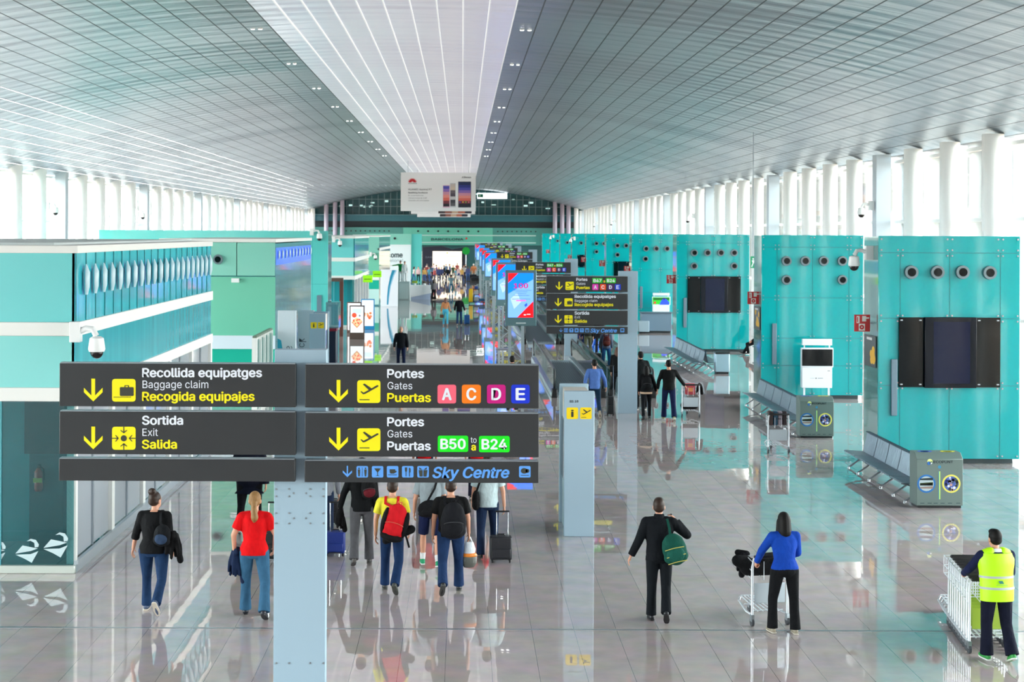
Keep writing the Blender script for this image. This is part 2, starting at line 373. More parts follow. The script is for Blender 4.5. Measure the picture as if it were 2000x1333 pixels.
struct(rf)
# window walls: one pane run per side, columns and rails standing in front of it
pane = thin_glass('window_glass', (246, 251, 251), .06)
white = mat('white_metal', (236, 240, 240), .45); grey_blue = mat('grey_blue_steel', (186, 200, 210), .45)
struct(MB().box(XR, XR+.03, -14, YE, 0, zc(XR)+.05).build('window_1', pane))
struct(MB().box(XL-.03, XL, -14, YE, 0, zc(XL)+.05).build('window_2', pane))
struct(MB().box(XL, XR, -14.2, -14, 0, 12.6).build('wall_front', mat('closing_wall', (170, 178, 182), .5)))  # unseen closing wall added behind the camera to keep daylight off the foreground
colm = MB().cyl((0, 0, 0), (0, 0, zc(XR)+.05), .33, n=24).mesh('column')
colb = MB().box(-.28, .28, -.3, .3, 0, zc(XR)+.05).mesh('column')
colt = MB().cyl((0, 0, 0), (0, 0, zc(XR)+.05), .3, n=18).mesh('column')
for me, m in ((colm, white), (colb, grey_blue), (colt, white)): me.materials.append(m)
for sx_, X, Xo in ((1, XR-.5, XR+.45), (-1, XL+.5, XL-.45)):
    for i in range(-14, 40):
        Y = 47.8+4.23*i
        if Y > YE-2: break
        big = (i-3) % 5 == 0
        for me, x, y in ((colb if big else colm, X, Y), (colt, Xo, Y+2.1)):
            o = bpy.data.objects.new('column', me); C.objects.link(o); o.location = (x, y, 0); struct(o)
    for z, k in ((6.2, 1), (3.1, 2), (zc(XR)-.25, 3)):
        x = XR-.02 if sx_ > 0 else XL+.02
        struct(MB().box(x-.06, x+.06, -14, YE, z-.06, z+.06).build('trim_%d' % (k+1+(0 if sx_ > 0 else 3)), white))
# small twin spotlights sunk into the roof beside the pale band
spot = None
for k in range(9):
    for X in (1.86, -6.15):
        lab = '%s twin ceiling spotlight from the front, along the %s edge of the pale roof band' % (('first', 'second', 'third', 'fourth', 'fifth', 'sixth', 'seventh', 'eighth', 'ninth')[k], 'right' if X > 0 else 'left')
        if spot is None:
            spot = thing('ceiling_spotlight', lab, 'spotlight', (X, 45.7+9.4*k, zc(X)), 0, 'spotlights along the roof band')
            MB().cyl((-.11, 0, -.03), (-.11, 0, .05), .07, n=14).cyl((.11, 0, -.03), (.11, 0, .05), .07, n=14).build('housing', white, spot)
            for dx in (-.11, .11): MB().cyl((dx, 0, -.04), (dx, 0, -.03), .055, n=14).build('lamp', flat((255, 255, 250), 4), spot)
        else: dup(spot, (X, 45.7+9.4*k, zc(X)), 0, lab)
# ------------------------------------------------------------------ the building at the far end
teal_dk = mat('dark_teal_glass', (38, 92, 98), .12); teal_bk = mat('very_dark_teal', (18, 38, 44), .3)
struct(MB().box(XL, XR, YE, YE+.3, 0, 12.2).build('wall_back', mat('far_wall', (70, 122, 124), .4)))
Yf = YE-.3
fa = thing('gallery', 'dark glazed upper gallery across the far end under the roof', 'gallery', (-2.2, Yf, 6.4))
z = lambda y: A(870, y, Yf)[1]
xx = lambda x: A(x, 440, Yf)[0]
MB().box(xx(600), xx(1140), Yf-.1, Yf+.2, z(419), zc(-2)).build('glazing', mat('gallery_glass', (44, 84, 90), .15, var=.6, bscale=(.5, 1, .8)), fa, world=True)
m_ = MB()
for i in range(38): x = xx(640)+(xx(1095)-xx(640))*i/37; m_.box(x-.04, x+.04, Yf-.16, Yf-.1, z(419), zc(x)-.1)
for y in (404, 390): m_.box(xx(600), xx(1140), Yf-.16, Yf-.1, z(y)-.04, z(y)+.04)
m_.build('mullions', mat('mullion_grey', (120, 150, 156), .4), fa, world=True)
m_ = MB()
for i in range(30):
    x = random.uniform(xx(650), xx(1080)); zz = random.uniform(z(408), min(zc(x)-.7, z(370))); ww = random.uniform(.1, .35); m_.box(x-ww, x+ww, Yf-.14, Yf-.1, zz, zz+random.uniform(.08, .3))
m_.build('lit_opening', flat((190, 226, 222), .5), fa, world=True)
MB().box(xx(932), xx(990), Yf-.2, Yf-.1, z(388), z(377)).build('roof_light', flat((245, 252, 255), 1.6), fa, world=True)
a_ = Art(Yf-.22); a_.rrect((30, 120, 90), 933, 379, 944, 386); a_.rect((240, 255, 240), 936, 381, 938, 384, 2); a_.finish(fa, 'exit_sign')
bl = thing('gallery_balcony', 'long dark teal balcony band below the far gallery windows', 'balcony', (-2.2, Yf-1, 6.2))
MB().box(xx(600), xx(1140), Yf-1.2, Yf-.1, z(433), z(420)).build('parapet', mat('balcony_teal', (52, 106, 118), .25), bl, world=True)
MB().box(xx(600), xx(1140), Yf-.6, Yf-.05, z(445), z(433)).build('dark_band', mat('dark_gap', (30, 38, 44), .6), bl, world=True)  # plain dark band between parapet and fascia
MB().box(xx(600), xx(1140), Yf-1.24, Yf-1.2, z(421), z(420)).build('handrail', mat('rail_grey', (120, 160, 168), .3), bl, world=True)
tb = thing('fascia', 'pale green glass fascia with black nozzles across the far end', 'fascia', (-2.2, Yf-1, 5))
MB().box(xx(600), xx(1140), Yf-1, Yf-.2, z(479), z(445)).build('side_panel', mat('fascia_teal', (84, 150, 142), .2), tb, world=True)
MB().box(xx(788), xx(962), Yf-1.1, Yf-1, z(479), z(445)).build('centre_panel', mat('fascia_light', (106, 190, 168), .2), tb, world=True)
MB().box(xx(690), xx(1046), Yf-1.14, Yf-1.1, z(460)-.07, z(460)+.07).box(xx(690), xx(1046), Yf-1.14, Yf-1.1, z(474)-.07, z(474)+.07).build('band', mat('band_pale', (180, 214, 208), .4), tb, world=True)
for x in [817+19.5*i for i in range(7)]: MB().cyl((xx(x), Yf-1.2, z(452)), (xx(x), Yf-1.05, z(452)), .13, n=12).build('nozzle', mat('nozzle_black', (14, 16, 18), .5), tb, world=True)
for x in [650+9.2*i for i in range(13)]+[972+9.2*i for i in range(9)]: MB().cyl((xx(x), Yf-1.1, z(452)), (xx(x), Yf-.95, z(452)), .1, n=8).build('nozzle', MATS['nozzle_black'], tb, world=True)
a_ = Art(Yf-1.16); a_.text((36, 70, 72), 'BARCELONA', 842, 905, 465.5, 470, .02); a_.circ((200, 60, 60), 911, 466, 2); a_.finish(tb)
struct(MB().box(xx(600), xx(1140), Yf-.18, Yf, 0, z(479)-.05).build('wall_end', mat('end_shop_wall', (58, 104, 106), .35)))
for k, (x, c) in enumerate(((614, white), (640, None), (657, None), (671, None), (1082, None), (1096, None), (1108, None), (1123, white))):
    c = c or mat('lilac_grey', (158, 150, 168), .5)
    o = struct(MB().cyl((xx(x), Yf-2.2, 0), (xx(x), Yf-2.2, zc(xx(x))), .3, n=16).build('column', c))
# ------------------------------------------------------------------ gate pods on the right
pod_m = mat('teal_glass', (10, 168, 172), .06, coat=.3, spec=.5); seam_m = mat('seam_dark', (16, 120, 124), .4); steel = mat('brushed_steel', (170, 178, 184), .32, .9)
side_m = thin_glass('edge_glass', (150, 214, 212), .35, .04, .45, (150, 210, 208)); black = mat('black_gloss', (4, 6, 8), .08, spec=.25); dark = mat('dark_plastic', (20, 24, 28), .4)
bar_m = mat('handle_grey', (112, 136, 150), .4, .3)
PX, PW, PT = 10.36, 3.51, 5.67
def nozzle(root, x, y, z):
    nz = MB().cyl((x, y-.09, z), (x, y+.02, z), .165, .175, n=24).build('air_nozzle', mat('nozzle_grey', (120, 136, 142), .35, .4), root)
    MB().cyl((x, y-.1, z), (x, y-.06, z), .105, n=20).build('nozzle_mouth', black, nz)
def pod(Y, label, noz, handle, seams, bolts=True, w=PW):
    t = thing('glass_pod', label, 'glass pod', (PX, Y, 0), 0, 'teal glass pods along the right side')
    MB().box(0, w, 0, .08, .13, PT).build('front_glass', pod_m, t, .01)
    MB().box(.06, w-.03, .08, 1.36, .13, PT-.03).build('core', pod_m, t)
    MB().box(0, .05, .09, 1.4, .13, PT-.02).build('side_glass', side_m, t); MB().box(w-.05, w, .09, 1.4, .13, PT-.02).build('side_glass', side_m, t)
    MB().box(.12, w-.12, .15, 1.3, 0, .13).build('plinth', mat('plinth_dark', (60, 76, 80), .4), t)
    s = MB()
    for x in (.53, 1.76, 3.02): s.box(x-.008, x+.008, -.003, .0, .13, PT-.42)
    for zz in (PT-.42,)+seams: s.box(0, w, -.003, 0, zz-.008, zz+.008)
    s.build('panel_joint', seam_m, t)
    b = MB()
    for zz in (PT-.42,)+seams:
        for x in (.06, .47, .59, 1.70, 1.82, 2.96, 3.08, w-.06):
            for d in (-.07, .07): b.cyl((x, -.02, zz+d), (x, 0, zz+d), .022, n=8)
    for zz in (.2, PT-.08):
        for x in (.06, 1.70, 1.82, 2.96, 3.08, w-.06): b.cyl((x, -.02, zz), (x, 0, zz), .022, n=8)
    b.build('fixing_bolts', steel, t)
    for x, zz in noz: nozzle(t, x, 0, zz)
    if handle: MB().box(handle[0], handle[0]+.15, -.06, 0, handle[1], handle[2]).build('side_rail', bar_m, t, .01)
    return t
def pz(x, y, Y): X, Z = A(x, y, Y); return X-PX, Z
offs = [814, 585, 419, 331, 281, 242, 214, 191, 172, 156, 144]
podY = [F*PX/o for o in offs]
noz_px = [[(1779, 532), (1830, 532), (1879, 532), (1932, 533)], [(1536, 510), (1572.5, 510), (1608.5, 510), (1645, 510), (1536, 547), (1645, 547)],
          [(1356, 494), (1382, 494), (1408, 494), (1434, 494), (1356, 520), (1434, 520)], [(1262, 486), (1282, 486), (1303, 486), (1261, 506)],
          [(1206, 480), (1223, 480), (1206, 498)], [(1165, 476), (1180, 476), (1165, 492)], [(1135, 475)], [(1108, 474)], [(1089, 471)], [], []]
hand_px = [(1740, 702, 812), (1508, 632, 712), (1335, 582, 640), (1250, 560, 602), (1196, 541, 575), None, None, None, None, None, None]
ordn = ['nearest the trolley attendant, with a wide black screen', 'behind the white internet terminal', 'behind the third row of seats, black screen high up', 'with a small lit television terminal before it',
        'behind the near sign post, dark screen at its right', 'sixth along the right side', 'seventh along the right side', 'eighth along the right side', 'ninth along the right side', 'tenth along the right side', 'farthest back, beside the far fascia']
for i, Y in enumerate(podY):
    noz = [pz(x, y, Y) for x, y in noz_px[i]]; h = None
    if hand_px[i]:
        hx, h0, h1 = hand_px[i]; a = pz(hx, h0, Y); b = pz(hx, h1, Y); h = (a[0], b[1], a[1])
    sz = (3.62, 1.95) if i in (0, 2, 4) else (3.5, 2.1, 1.15)
    pod(Y, 'teal glass pod %s' % ordn[i], noz, h, sz)
def wall_screen(i, x0, y0, x1, y1, label, logo=True):
    Y = podY[i]; (a, zt), (b, zb) = A(x0, y0, Y), A(x1, y1, Y); w = b-a
    t = thing('wall_screen', label, 'screen', (a, Y-.005, zb), 0, 'black wall screens on the pods')
    h = zt-zb
    MB().box(0, w*.24, -.05, 0, 0, h).build('side_panel', black, t); MB().box(w*.76, w, -.05, 0, 0, h).build('side_panel', black, t)
    MB().box(w*.245, w*.755, -.14, 0, -.01, h+.01).build('display', mat('display_off', (4, 10, 24), .1, spec=.25), t, .01)
    if logo: MB().box(w*.33, w*.69, -.145, -.14, .1, h-.1).build('display_glow', mat('display_navy', (4, 12, 40), .1, spec=.25, em=.3), t)
    for x in (.06, w*.21, w*.79, w-.06):
        for zz in (.07, h-.07): MB().box(x-.03, x+.03, -.06, -.05, zz-.015, zz+.015).build('fixing', steel, t)
wall_screen(0, 1755, 620, 1952, 757, 'wide black wall screen with dark blue display on the nearest teal pod')
wall_screen(2, 1343, 540, 1446, 611, 'wide black wall screen on the pod behind the third seat row')
wall_screen(4, 1199, 511, 1231, 545, 'small dark screen on the pod just behind the near sign post', False)
wall_screen(6, 1128, 498, 1143, 522, 'tiny dark screen on the seventh pod along the right', False)
# side posters and red fire signs that stick out from the pods
red = (206, 24, 30)
def fire_sign(i, x0, y0, x1, y1, label):
    Y = podY[i]+.5; (a, zt), (b, zb) = A(x0, y0, Y), A(x1, y1, Y)
    t = thing('fire_sign', label, 'sign', (a, Y, zb), 0, 'red fire equipment signs on the pods')
    MB().box(0, b-a, -.012, .012, 0, zt-zb).build('plate', mat('sign_red', red, .35), t)
    MB().box(b-a-.01, PX-a+.01, -.01, .01, (zt-zb)*.45, (zt-zb)*.55).build('bracket', steel, t)
    g = Art(Y-.013); W, H = x1-x0, y1-y0; c = (240, 236, 230); f = lambda u0, v0, u1, v1, lay=1, cc=c: g.rect(cc, x0+u0*W, y0+v0*H, x0+u1*W, y0+v1*H, lay)
    f(.14, .08, .34, .5); f(.5, .08, .76, .4); f(.76, .16, .95, .24); f(.28, .54, .68, .95); g.circ(red, x0+.48*W, y0+.74*H, .15*W, 2); g.circ(c, x0+.48*W, y0+.74*H, .05*W, 3); f(.18, .14, .24, .44, 2, red)
    g.finish(t, 'pictogram')
for i, b, l in ((0, (1668.5, 615, 1699, 648), 'largest red fire equipment sign sticking out left of the nearest pod'), (1, (1460, 570, 1484, 594.5), 'red fire equipment sign beside the pod with the white terminal'),
                (2, (1302, 537.5, 1319, 554), 'red fire equipment sign beside the third pod'), (3, (1219, 520, 1231, 532), 'small red fire sign just above the near sign post'),
                (4, (1170.5, 509, 1181.5, 520.5), 'small red fire sign beside the fifth pod'), (5, (1135, 502, 1144, 512), 'small red fire sign beside the sixth pod'),
                (6, (1109, 498, 1116.5, 505.5), 'tiny red fire sign beside the seventh pod'), (8, (1067, 488, 1073, 495), 'tiny red fire sign beside the ninth pod')):
    fire_sign(i, *b, l)
def side_poster(i, y0, y1, label):
    Y = podY[i]; zt = A(1700, y0, Y+.7)[1]; zb = A(1700, y1, Y+.7)[1]
    t = thing('side_poster', label, 'poster', (PX-.02, Y+.7, zb), 0, 'dark posters on pod sides')
    h = zt-zb; MB().box(-.01, .0, -.55, .55, 0, h).build('sheet', mat('poster_dark', (58, 62, 68), .3), t)
    m = MB()
    for k in range(7): m.ell((-.012, random.uniform(-.4, .3), random.uniform(.15, h*.75)), (.004, .13, .1))
    m.build('yellow_picture', flat((222, 170, 30)), t); MB().box(-.014, -.01, -.2, .3, h*.85, h*.93).build('caption', flat((210, 212, 214)), t)
side_poster(0, 655, 716, 'dark poster with yellow pictures on the side of the nearest pod')
side_poster(1, 600, 645, 'dark poster with yellow pictures on the side of the second pod')
# ------------------------------------------------------------------ dome cameras on goosenecks
def dome(p, d, label, s=1.0, parent_y=0):
    """p: point where the arm meets its mount, d: direction (x, y) the arm reaches"""
    t = thing('security_camera', label, 'camera', p, math.atan2(-d[0], -d[1]) if False else 0, 'white dome cameras')
    D = Vector((d[0], d[1], 0)).normalized()
    MB().box(-.09*s, .09*s, -.09*s, .09*s, -.17*s, .17*s).build('mount', white, t, .01)
    pts = [D*(.05*s), D*(.18*s)+Vector((0, 0, .06*s)), D*(.3*s)+Vector((0, 0, .05*s)), D*(.36*s)+Vector((0, 0, -.06*s))]
    MB().tube(pts, .05*s, 10).build('arm', white, t)
    c = D*(.37*s)+Vector((0, 0, -.2*s)); h = MB().loft([((c.x, c.y, .13*s+c.z), .07*s, .07*s), ((c.x, c.y, .1*s+c.z), .115*s, .115*s), ((c.x, c.y, -.08*s+c.z), .14*s, .14*s), ((c.x, c.y, -.12*s+c.z), .125*s, .125*s)]).build('housing', white, t)
    MB().ell((c.x, c.y, c.z-.12*s), (.112*s, .112*s, .12*s)).build('dome', mat('smoked_dome', (20, 14, 14), .05), h)
# ------------------------------------------------------------------ people
def vox(mb, size, smooth=4):
    me = mb.mesh('v', recalc=True, smooth=False); o = bpy.data.objects.new('v', me); C.objects.link(o)
    r = o.modifiers.new('r', 'REMESH'); r.mode = 'VOXEL'; r.voxel_size = size; r.use_smooth_shade = True
    if smooth:
        k = o.modifiers.new('s', 'SMOOTH'); k.factor = .5; k.iterations = smooth
    dg = bpy.context.evaluated_depsgraph_get(); m2 = bpy.data.meshes.new_from_object(o.evaluated_get(dg))
    bpy.data.objects.remove(o); bpy.data.meshes.remove(me); m2.materials.clear(); return m2
SKIN = mat('skin', (206, 152, 126), .5, spec=.3, var=.06, bscale=(8, 8, 8)); SKIN2 = mat('skin_tan', (176, 120, 92), .5, spec=.3)
HAIR = {'dark': mat('hair_dark', (13, 11, 10), .6, spec=.2), 'brown': mat('hair_brown', (46, 31, 23), .5, spec=.3), 'blond': mat('hair_blond', (140, 104, 62), .5, spec=.3, bump=.6, bscale=(60, 60, 8), var=.3), 'grey': mat('hair_grey', (130, 124, 120), .6), 'auburn': mat('hair_auburn', (96, 52, 34), .5)}
WALK_L = dict(lt=16, ls=2, rt=-8, rs=-52, la=-14, lf=-4, ra=16, rf=24)      # left foot planted ahead, right heel lifting
WALK_R = dict(rt=16, rs=2, lt=-8, ls=-52, ra=-14, rf=-4, la=16, lf=24)
STEP_L = dict(lt=14, ls=4, rt=-12, rs=-24, la=-10, lf=2, ra=10, rf=18)
STEP_R = dict(rt=14, rs=4, lt=-12, ls=-24, ra=-10, rf=2, la=10, lf=18)
STAND = dict(lt=2, ls=0, rt=-2, rs=-3, la=2, lf=10, ra=2, rf=10)
def person(label, X, Y, H=1.75, face=0, pose=STAND, top=(40, 40, 44), sleeve='long', hem=-.06, legs=(30, 44, 80), cuff=.062, shorts=False, shoes=(30, 30, 32), sole=(210, 206, 200),
           hair='dark', hstyle='short', wide=1.0, fem=False, jacket=0, far=0, skin=None, z=0, group=None, faced=False, hat=None, cat='person', extra=None, **kw):
    P = dict(lto=3, rto=3, lso=1, rso=1, lao=9, rao=9, lfo=4, rfo=4, lean=4, hy=0, hp=0, curl=.35, lcurl=None, rcurl=None, tw=0); P.update(pose); P.update(kw)
    S = H/1.775; skin = skin or SKIN
    def dv(p, o, sd): p, o = R(p), R(o); return Vector((sd*math.sin(o), math.sin(p)*math.cos(o), -math.cos(p)*math.cos(o)))
    T = Matrix.Rotation(R(-P['lean']), 4, 'X') @ Matrix.Rotation(R(P['tw']), 4, 'Z')
    J = {}; hipx = .092*wide*(1.03 if fem else 1)
    for sd, q in ((-1, 'l'), (1, 'r')):
        h = Vector((sd*hipx, 0, -.02)); k = h+dv(P[q+'t'], P[q+'to'], sd)*.43; a = k+dv(P[q+'s'], P[q+'so'], sd)*.405
        fp = P.get(q+'foot'); fp = (min(0, P[q+'s']*1.2+8) if fp is None else fp); fr = R(fp)
        f = Vector((sd*.10, math.cos(fr), math.sin(fr))).normalized(); u = Vector((0, -math.sin(fr), math.cos(fr)))
        hl = a-u*.055-f*.04; J[q] = dict(h=h, k=k, a=a, f=f, u=u, hl=hl, bl=hl+f*.15-u*.004, toe=hl+f*.215-u*.006)
        sh = T @ Vector((sd*(.165 if fem else .182)*(1+(wide-1)*.6), 0, .485)); e = sh+dv(P[q+'a'], P[q+'ao'], sd)*.29; w_ = e+dv(P[q+'f'], P[q+'fo'], sd)*.25
        J[q].update(sh=sh, e=e, w=w_, fd=(w_-e).normalized())
    low = min(min(J[q]['hl'].z, J[q]['bl'].z, J[q]['toe'].z) for q in 'lr')-.034
    up = Vector((0, 0, -low))
    def g(v): return (Vector(v)+up)*S
    root = thing('person', label, cat, (X, Y, z), face, group)
    n = 10 if far > 1 else 14; vs = (.0075, .012, .022)[far]*S; cs = (.011, .015, .026)[far]*S
    nk = T @ Vector((0, .0, .53)); hc = T @ Vector((0, .03, .706)); HR = Matrix.Rotation(R(P['hy']), 4, 'Z') @ Matrix.Rotation(R(P['hp']), 4, 'X')
    Q = S*1.09
    def hp(x, y, z_): return g(hc+(HR @ Vector((x*1.09, y*1.09, z_*1.09))))
    W = wide
    if fem: rings = [(-.10, .10, .10, 0), (-.03, .165, .122, -.01), (.04, .168, .122, -.01), (.15, .128, .095, 0), (.26, .142, .105, .005), (.36, .158, .118, .01), (.46, .155, .10, 0), (.52, .12, .08, 0), (.565, .055, .055, 0)]
    else: rings = [(-.10, .10, .09, 0), (-.03, .158, .118, -.01), (.05, .160, .118, -.005), (.16, .150, .105, 0), (.27, .162, .112, .005), (.37, .178, .122, .005), (.46, .178, .108, 0), (.525, .13, .082, 0), (.57, .058, .058, 0)]
    # ---- the body: one continuous skin surface
    b = MB(); b.loft([((0, y, zz), rx*W*.95, ry*(.5+.5*W)*.95) for zz, rx, ry, y in rings], 24, Matrix.Translation((0, 0, 0)) @ T)
    b.v = [tuple(g(v)) for v in b.v]
    b.cap(g(nk-Vector((0, 0, .03))), g(hc-Vector((0, .012, .07))), .058*S, .052*S, n)
    rot = HR.to_3x3(); b.ell(hp(0, -.008, .02), (.074*Q, .094*Q, .10*Q), rot); b.ell(hp(0, .018, -.045), (.058*Q, .07*Q, .075*Q), rot)
    b.cap(hp(0, .085, .0), hp(0, .1, -.025), .011*Q, .015*Q, 8)
    for sd in (-1, 1): b.ell(hp(sd*.074, -.008, -.01), (.013*Q, .022*Q, .033*Q), rot, 10, 8)
    b.ell(hp(0, .078, -.062), (.026*Q, .014*Q, .014*Q), rot, 10, 8)
    for sd, q in ((-1, 'l'), (1, 'r')):
        j = J[q]; b.cap(g(j['h']), g(j['k']), .078*S*W, .053*S, n); b.cap(g(j['k']), g(j['k']*.62+j['a']*.38), .051*S, .054*S, n); b.cap(g(j['k']*.62+j['a']*.38), g(j['a']), .053*S, .034*S, n)
        b.cap(g(j['hl']), g(j['toe']), .028*S, .024*S, n); b.cap(g(j['a']), g(j['hl']), .034*S, .03*S, n)
        b.cap(g(T @ Vector((sd*.06, -.005, .51))), g(j['sh']), .042*S, .05*S, n); b.cap(g(j['sh']), g(j['e']), .056*S*(.5+.5*W), .04*S*(.5+.5*W), n); b.cap(g(j['e']), g(j['w']), .04*S, .027*S, n)
        d = j['fd']; side = Vector((0, 1, 0)); side = (side-d*side.dot(d)); side = side.normalized() if side.length > .2 else Vector((-sd, 0, 0)); pn = d.cross(side)*(1 if (d.cross(side)).x*sd < 0 else -1)
        M3 = Matrix((pn, side, d)).transposed(); b.ell(g(j['w']+d*.052), (.018*S, .04*S, .055*S), M3, 12, 8)
        c = P[q+'curl'] if P[q+'curl'] is not None else P['curl']; fr = .0095*S
        j['hand'] = j['w']+d*.09+pn*.03
        if far < 2:
            for i, (o_, L) in enumerate(((.03, .062), (.01, .07), (-.011, .066), (-.03, .052))):
                p0 = j['w']+d*.088+side*o_; a1 = c*1.1; p1 = p0+(d*math.cos(a1)+pn*math.sin(a1))*L*.55; a2 = c*2.5; p2 = p1+(d*math.cos(a2)+pn*math.sin(a2))*L*.6
                b.cap(g(p0), g(p1), fr, fr*.95, 8); b.cap(g(p1), g(p2), fr*.95, fr*.85, 8)
            p0 = j['w']+d*.035+side*.035; p1 = p0+(d*.6+side*.55+pn*.4).normalized()*.04; p2 = p1+(d*.85+side*.05+pn*.5).normalized()*.035
            b.cap(g(p0), g(p1), fr*1.25, fr*1.05, 8); b.cap(g(p1), g(p2), fr*1.05, fr*.9, 8)
        else: b.cap(g(j['w']+d*.09), g(j['w']+d*.15+pn*.02*c), .028*S, .02*S, 8)
    body = link('body', vox(b, vs, 3), skin, root)
    if faced:
        for sd in (-1, 1): MB().ell(hp(sd*.031, .083, .012), (.011*Q, .006*Q, .008*Q), rot, 10, 8).build('eye', mat('eye_dark', (24, 20, 20), .2), body)
        MB().ell(hp(0, .09, -.06), (.024*Q, .005*Q, .006*Q), rot, 10, 8).build('lips', mat('lips', (170, 96, 86), .5), body)
    # ---- hair
    h = MB()
    if hstyle == 'bald': h.ell(hp(0, -.03, -.01), (.079*Q, .078*Q, .06*Q), rot)
    else:
        h.ell(hp(0, -.022, .034), (.082*Q, .094*Q, .098*Q), rot); h.ell(hp(0, -.04, -.005), (.078*Q, .07*Q, .07*Q), rot)
        if hstyle == 'short': h.ell(hp(0, .02, .085), (.066*Q, .07*Q, .042*Q), rot)
        if hstyle == 'bun': h.ell(hp(-.01, -.06, .125), (.058*Q, .055*Q, .05*Q), rot); h.ell(hp(.03, -.09, .14), (.035*Q, .035*Q, .035*Q), rot)
        if hstyle == 'tail': h.cap(hp(0, -.1, -.02), hp(0, -.135, -.09), .042*Q, .036*Q); h.cap(hp(0, -.135, -.09), hp(.01, -.15, -.2), .04*Q, .05*Q); h.cap(hp(.01, -.15, -.2), hp(0, -.14, -.28), .045*Q, .012*Q)
        if hstyle == 'long': h.cap(hp(0, -.045, .02), hp(0, -.075, -.14), .088*Q, .088*Q); h.cap(hp(0, -.075, -.14), hp(0, -.085, -.25), .08*Q, .05*Q); [h.cap(hp(sd*.06, -.02, .0), hp(sd*.075, -.03, -.17), .04*Q, .04*Q) for sd in (-1, 1)]
    if hstyle != 'none': link('hair', vox(h, vs*1.2, 2), HAIR[hair], root)
    if hat: MB().ell(hp(0, -.01, .06), (.09*Q, .105*Q, .08*Q), rot).ell(hp(0, .1, .05), (.065*Q, .06*Q, .012*Q), rot).build('cap', fabric(hat), root)
    # ---- top
    inf = .014+.018*jacket; t = MB(); hz = hem; R2 = [(zz, rx, ry, y) for zz, rx, ry, y in rings if zz > hz+.02]
    first = rings[1] if hz < .0 else rings[3]
    hemr = (hz, max(first[1], R2[0][1])+.006+.02*jacket, max(first[2], R2[0][2])+.006+.02*jacket, 0)
    t.loft([((0, y, zz), (rx+inf)*W, (ry+inf)*(.5+.5*W)) for zz, rx, ry, y in [hemr]+R2[:-1]]+[((0, 0, .548), .075+inf*.3, .07+inf*.3)], 28, T); t.v = [tuple(g(v)) for v in t.v]
    for sd, q in ((-1, 'l'), (1, 'r')):
        j = J[q]; ro = .014+.014*jacket+(W-1)*.02
        t.cap(g(T @ Vector((sd*.06, -.005, .515))), g(j['sh']), (.045+ro*.7)*S, (.054+ro)*S, n)
        if sleeve == 'none': continue
        if sleeve == 'short': t.cyl(g(j['sh']), g(j['sh']*.32+j['e']*.68), (.06+ro)*S, (.062+ro)*S, 16); continue
        t.cap(g(j['sh']), g(j['e']), (.058+ro)*S, (.043+ro)*S, n)
        end = j['w'] if sleeve == 'long' else j['e']*.65+j['w']*.35
        t.cyl(g(j['e']), g(end), (.043+ro)*S, ((.032 if sleeve == 'long' else .046)+ro)*S, 16)
    topm = fabric(top); tp = link('jacket' if jacket else 'shirt', vox(t, cs, 3), topm, root)
    if jacket or kw.get('collar'): link('collar', vox(MB().cyl(g(nk-Vector((0, 0, .035))), g(nk+Vector((0, .01, .075))), (.092)*S, (.074)*S, 18), cs, 2), topm, tp)
    # ---- trousers or shorts
    l = MB(); R3 = [r for r in rings if r[0] < .12]
    l.loft([((0, y, zz), (rx+.01)*W, (ry+.01)*(.5+.5*W)) for zz, rx, ry, y in R3]+[((0, 0, .12), .158*W*(.87 if fem else 1), .112)], 24); l.v = [tuple(g(v)) for v in l.v]
    for sd, q in ((-1, 'l'), (1, 'r')):
        j = J[q]; cuff_ = cuff*1.1; kr = (.07 if not fem else .067)+(cuff-.06)*.4
        if shorts: l.cap(g(j['h']), g(j['h']*.6+j['k']*.4), .094*S*W, .09*S*W, n); l.cyl(g(j['h']*.6+j['k']*.4), g(j['h']*.1+j['k']*.9 if shorts is True else j['h']*(1-shorts)+j['k']*shorts), .092*S*W, .086*S*W, 16); continue
        l.cap(g(j['h']), g(j['k']), .098*S*W, kr*S, n); l.cap(g(j['k']), g(j['k']*.6+j['a']*.4), kr*S, (kr*.96)*S, n); l.cyl(g(j['k']*.65+j['a']*.35), g(j['a']+(j['a']-j['k']).normalized()*.028), kr*.96*S, cuff_*S, 16)
    link('shorts' if shorts else 'trousers', vox(l, cs, 3), fabric(legs), root)
    # ---- shoes
    for q in 'lr':
        j = J[q]; s = MB(); s.cap(g(j['hl']+j['u']*.006), g(j['bl']+j['u']*.004), .04*S, .042*S, n); s.cap(g(j['bl']+j['u']*.004), g(j['toe']-j['u']*.002), .043*S, .03*S, n); s.cap(g(j['a']-j['u']*.01), g(j['hl']+j['u']*.01), .04*S, .04*S, n)
        so = link('shoe', vox(s, vs*1.15, 2), mat('shoe_%d_%d_%d' % shoes, shoes, .5), root)
        if far < 2:
            f, u = j['f'], j['u']; r_ = f.cross(u); k_ = MB(); pts = []
            for a_, w_ in ((-.045, .022), (-.03, .036), (.04, .038), (.12, .045), (.19, .038), (.235, .02)): pts.append((j['hl']+f*a_, w_))
            vs_ = []
            for off in (-.036, -.018):
                vs_ += [g(p+u*off-r_*w_) for p, w_ in pts]+[g(p+u*off+r_*w_) for p, w_ in reversed(pts)]
            nn = 2*len(pts); k_.add(vs_, [tuple(range(nn)), tuple(range(2*nn-1, nn-1, -1))]+[(i, (i+1) % nn, nn+(i+1) % nn, nn+i) for i in range(nn)])
            k_.build('sole', mat('sole_%d_%d_%d' % sole, sole, .6), so)
    info = dict(root=root, S=S, g=g, T=T, J=J, face=face, hp=hp, rings=rings, W=W)
    M = Matrix.Translation((X, Y, z)) @ Matrix.Rotation(face, 4, 'Z')
    info['world'] = lambda v: M @ Vector(v)
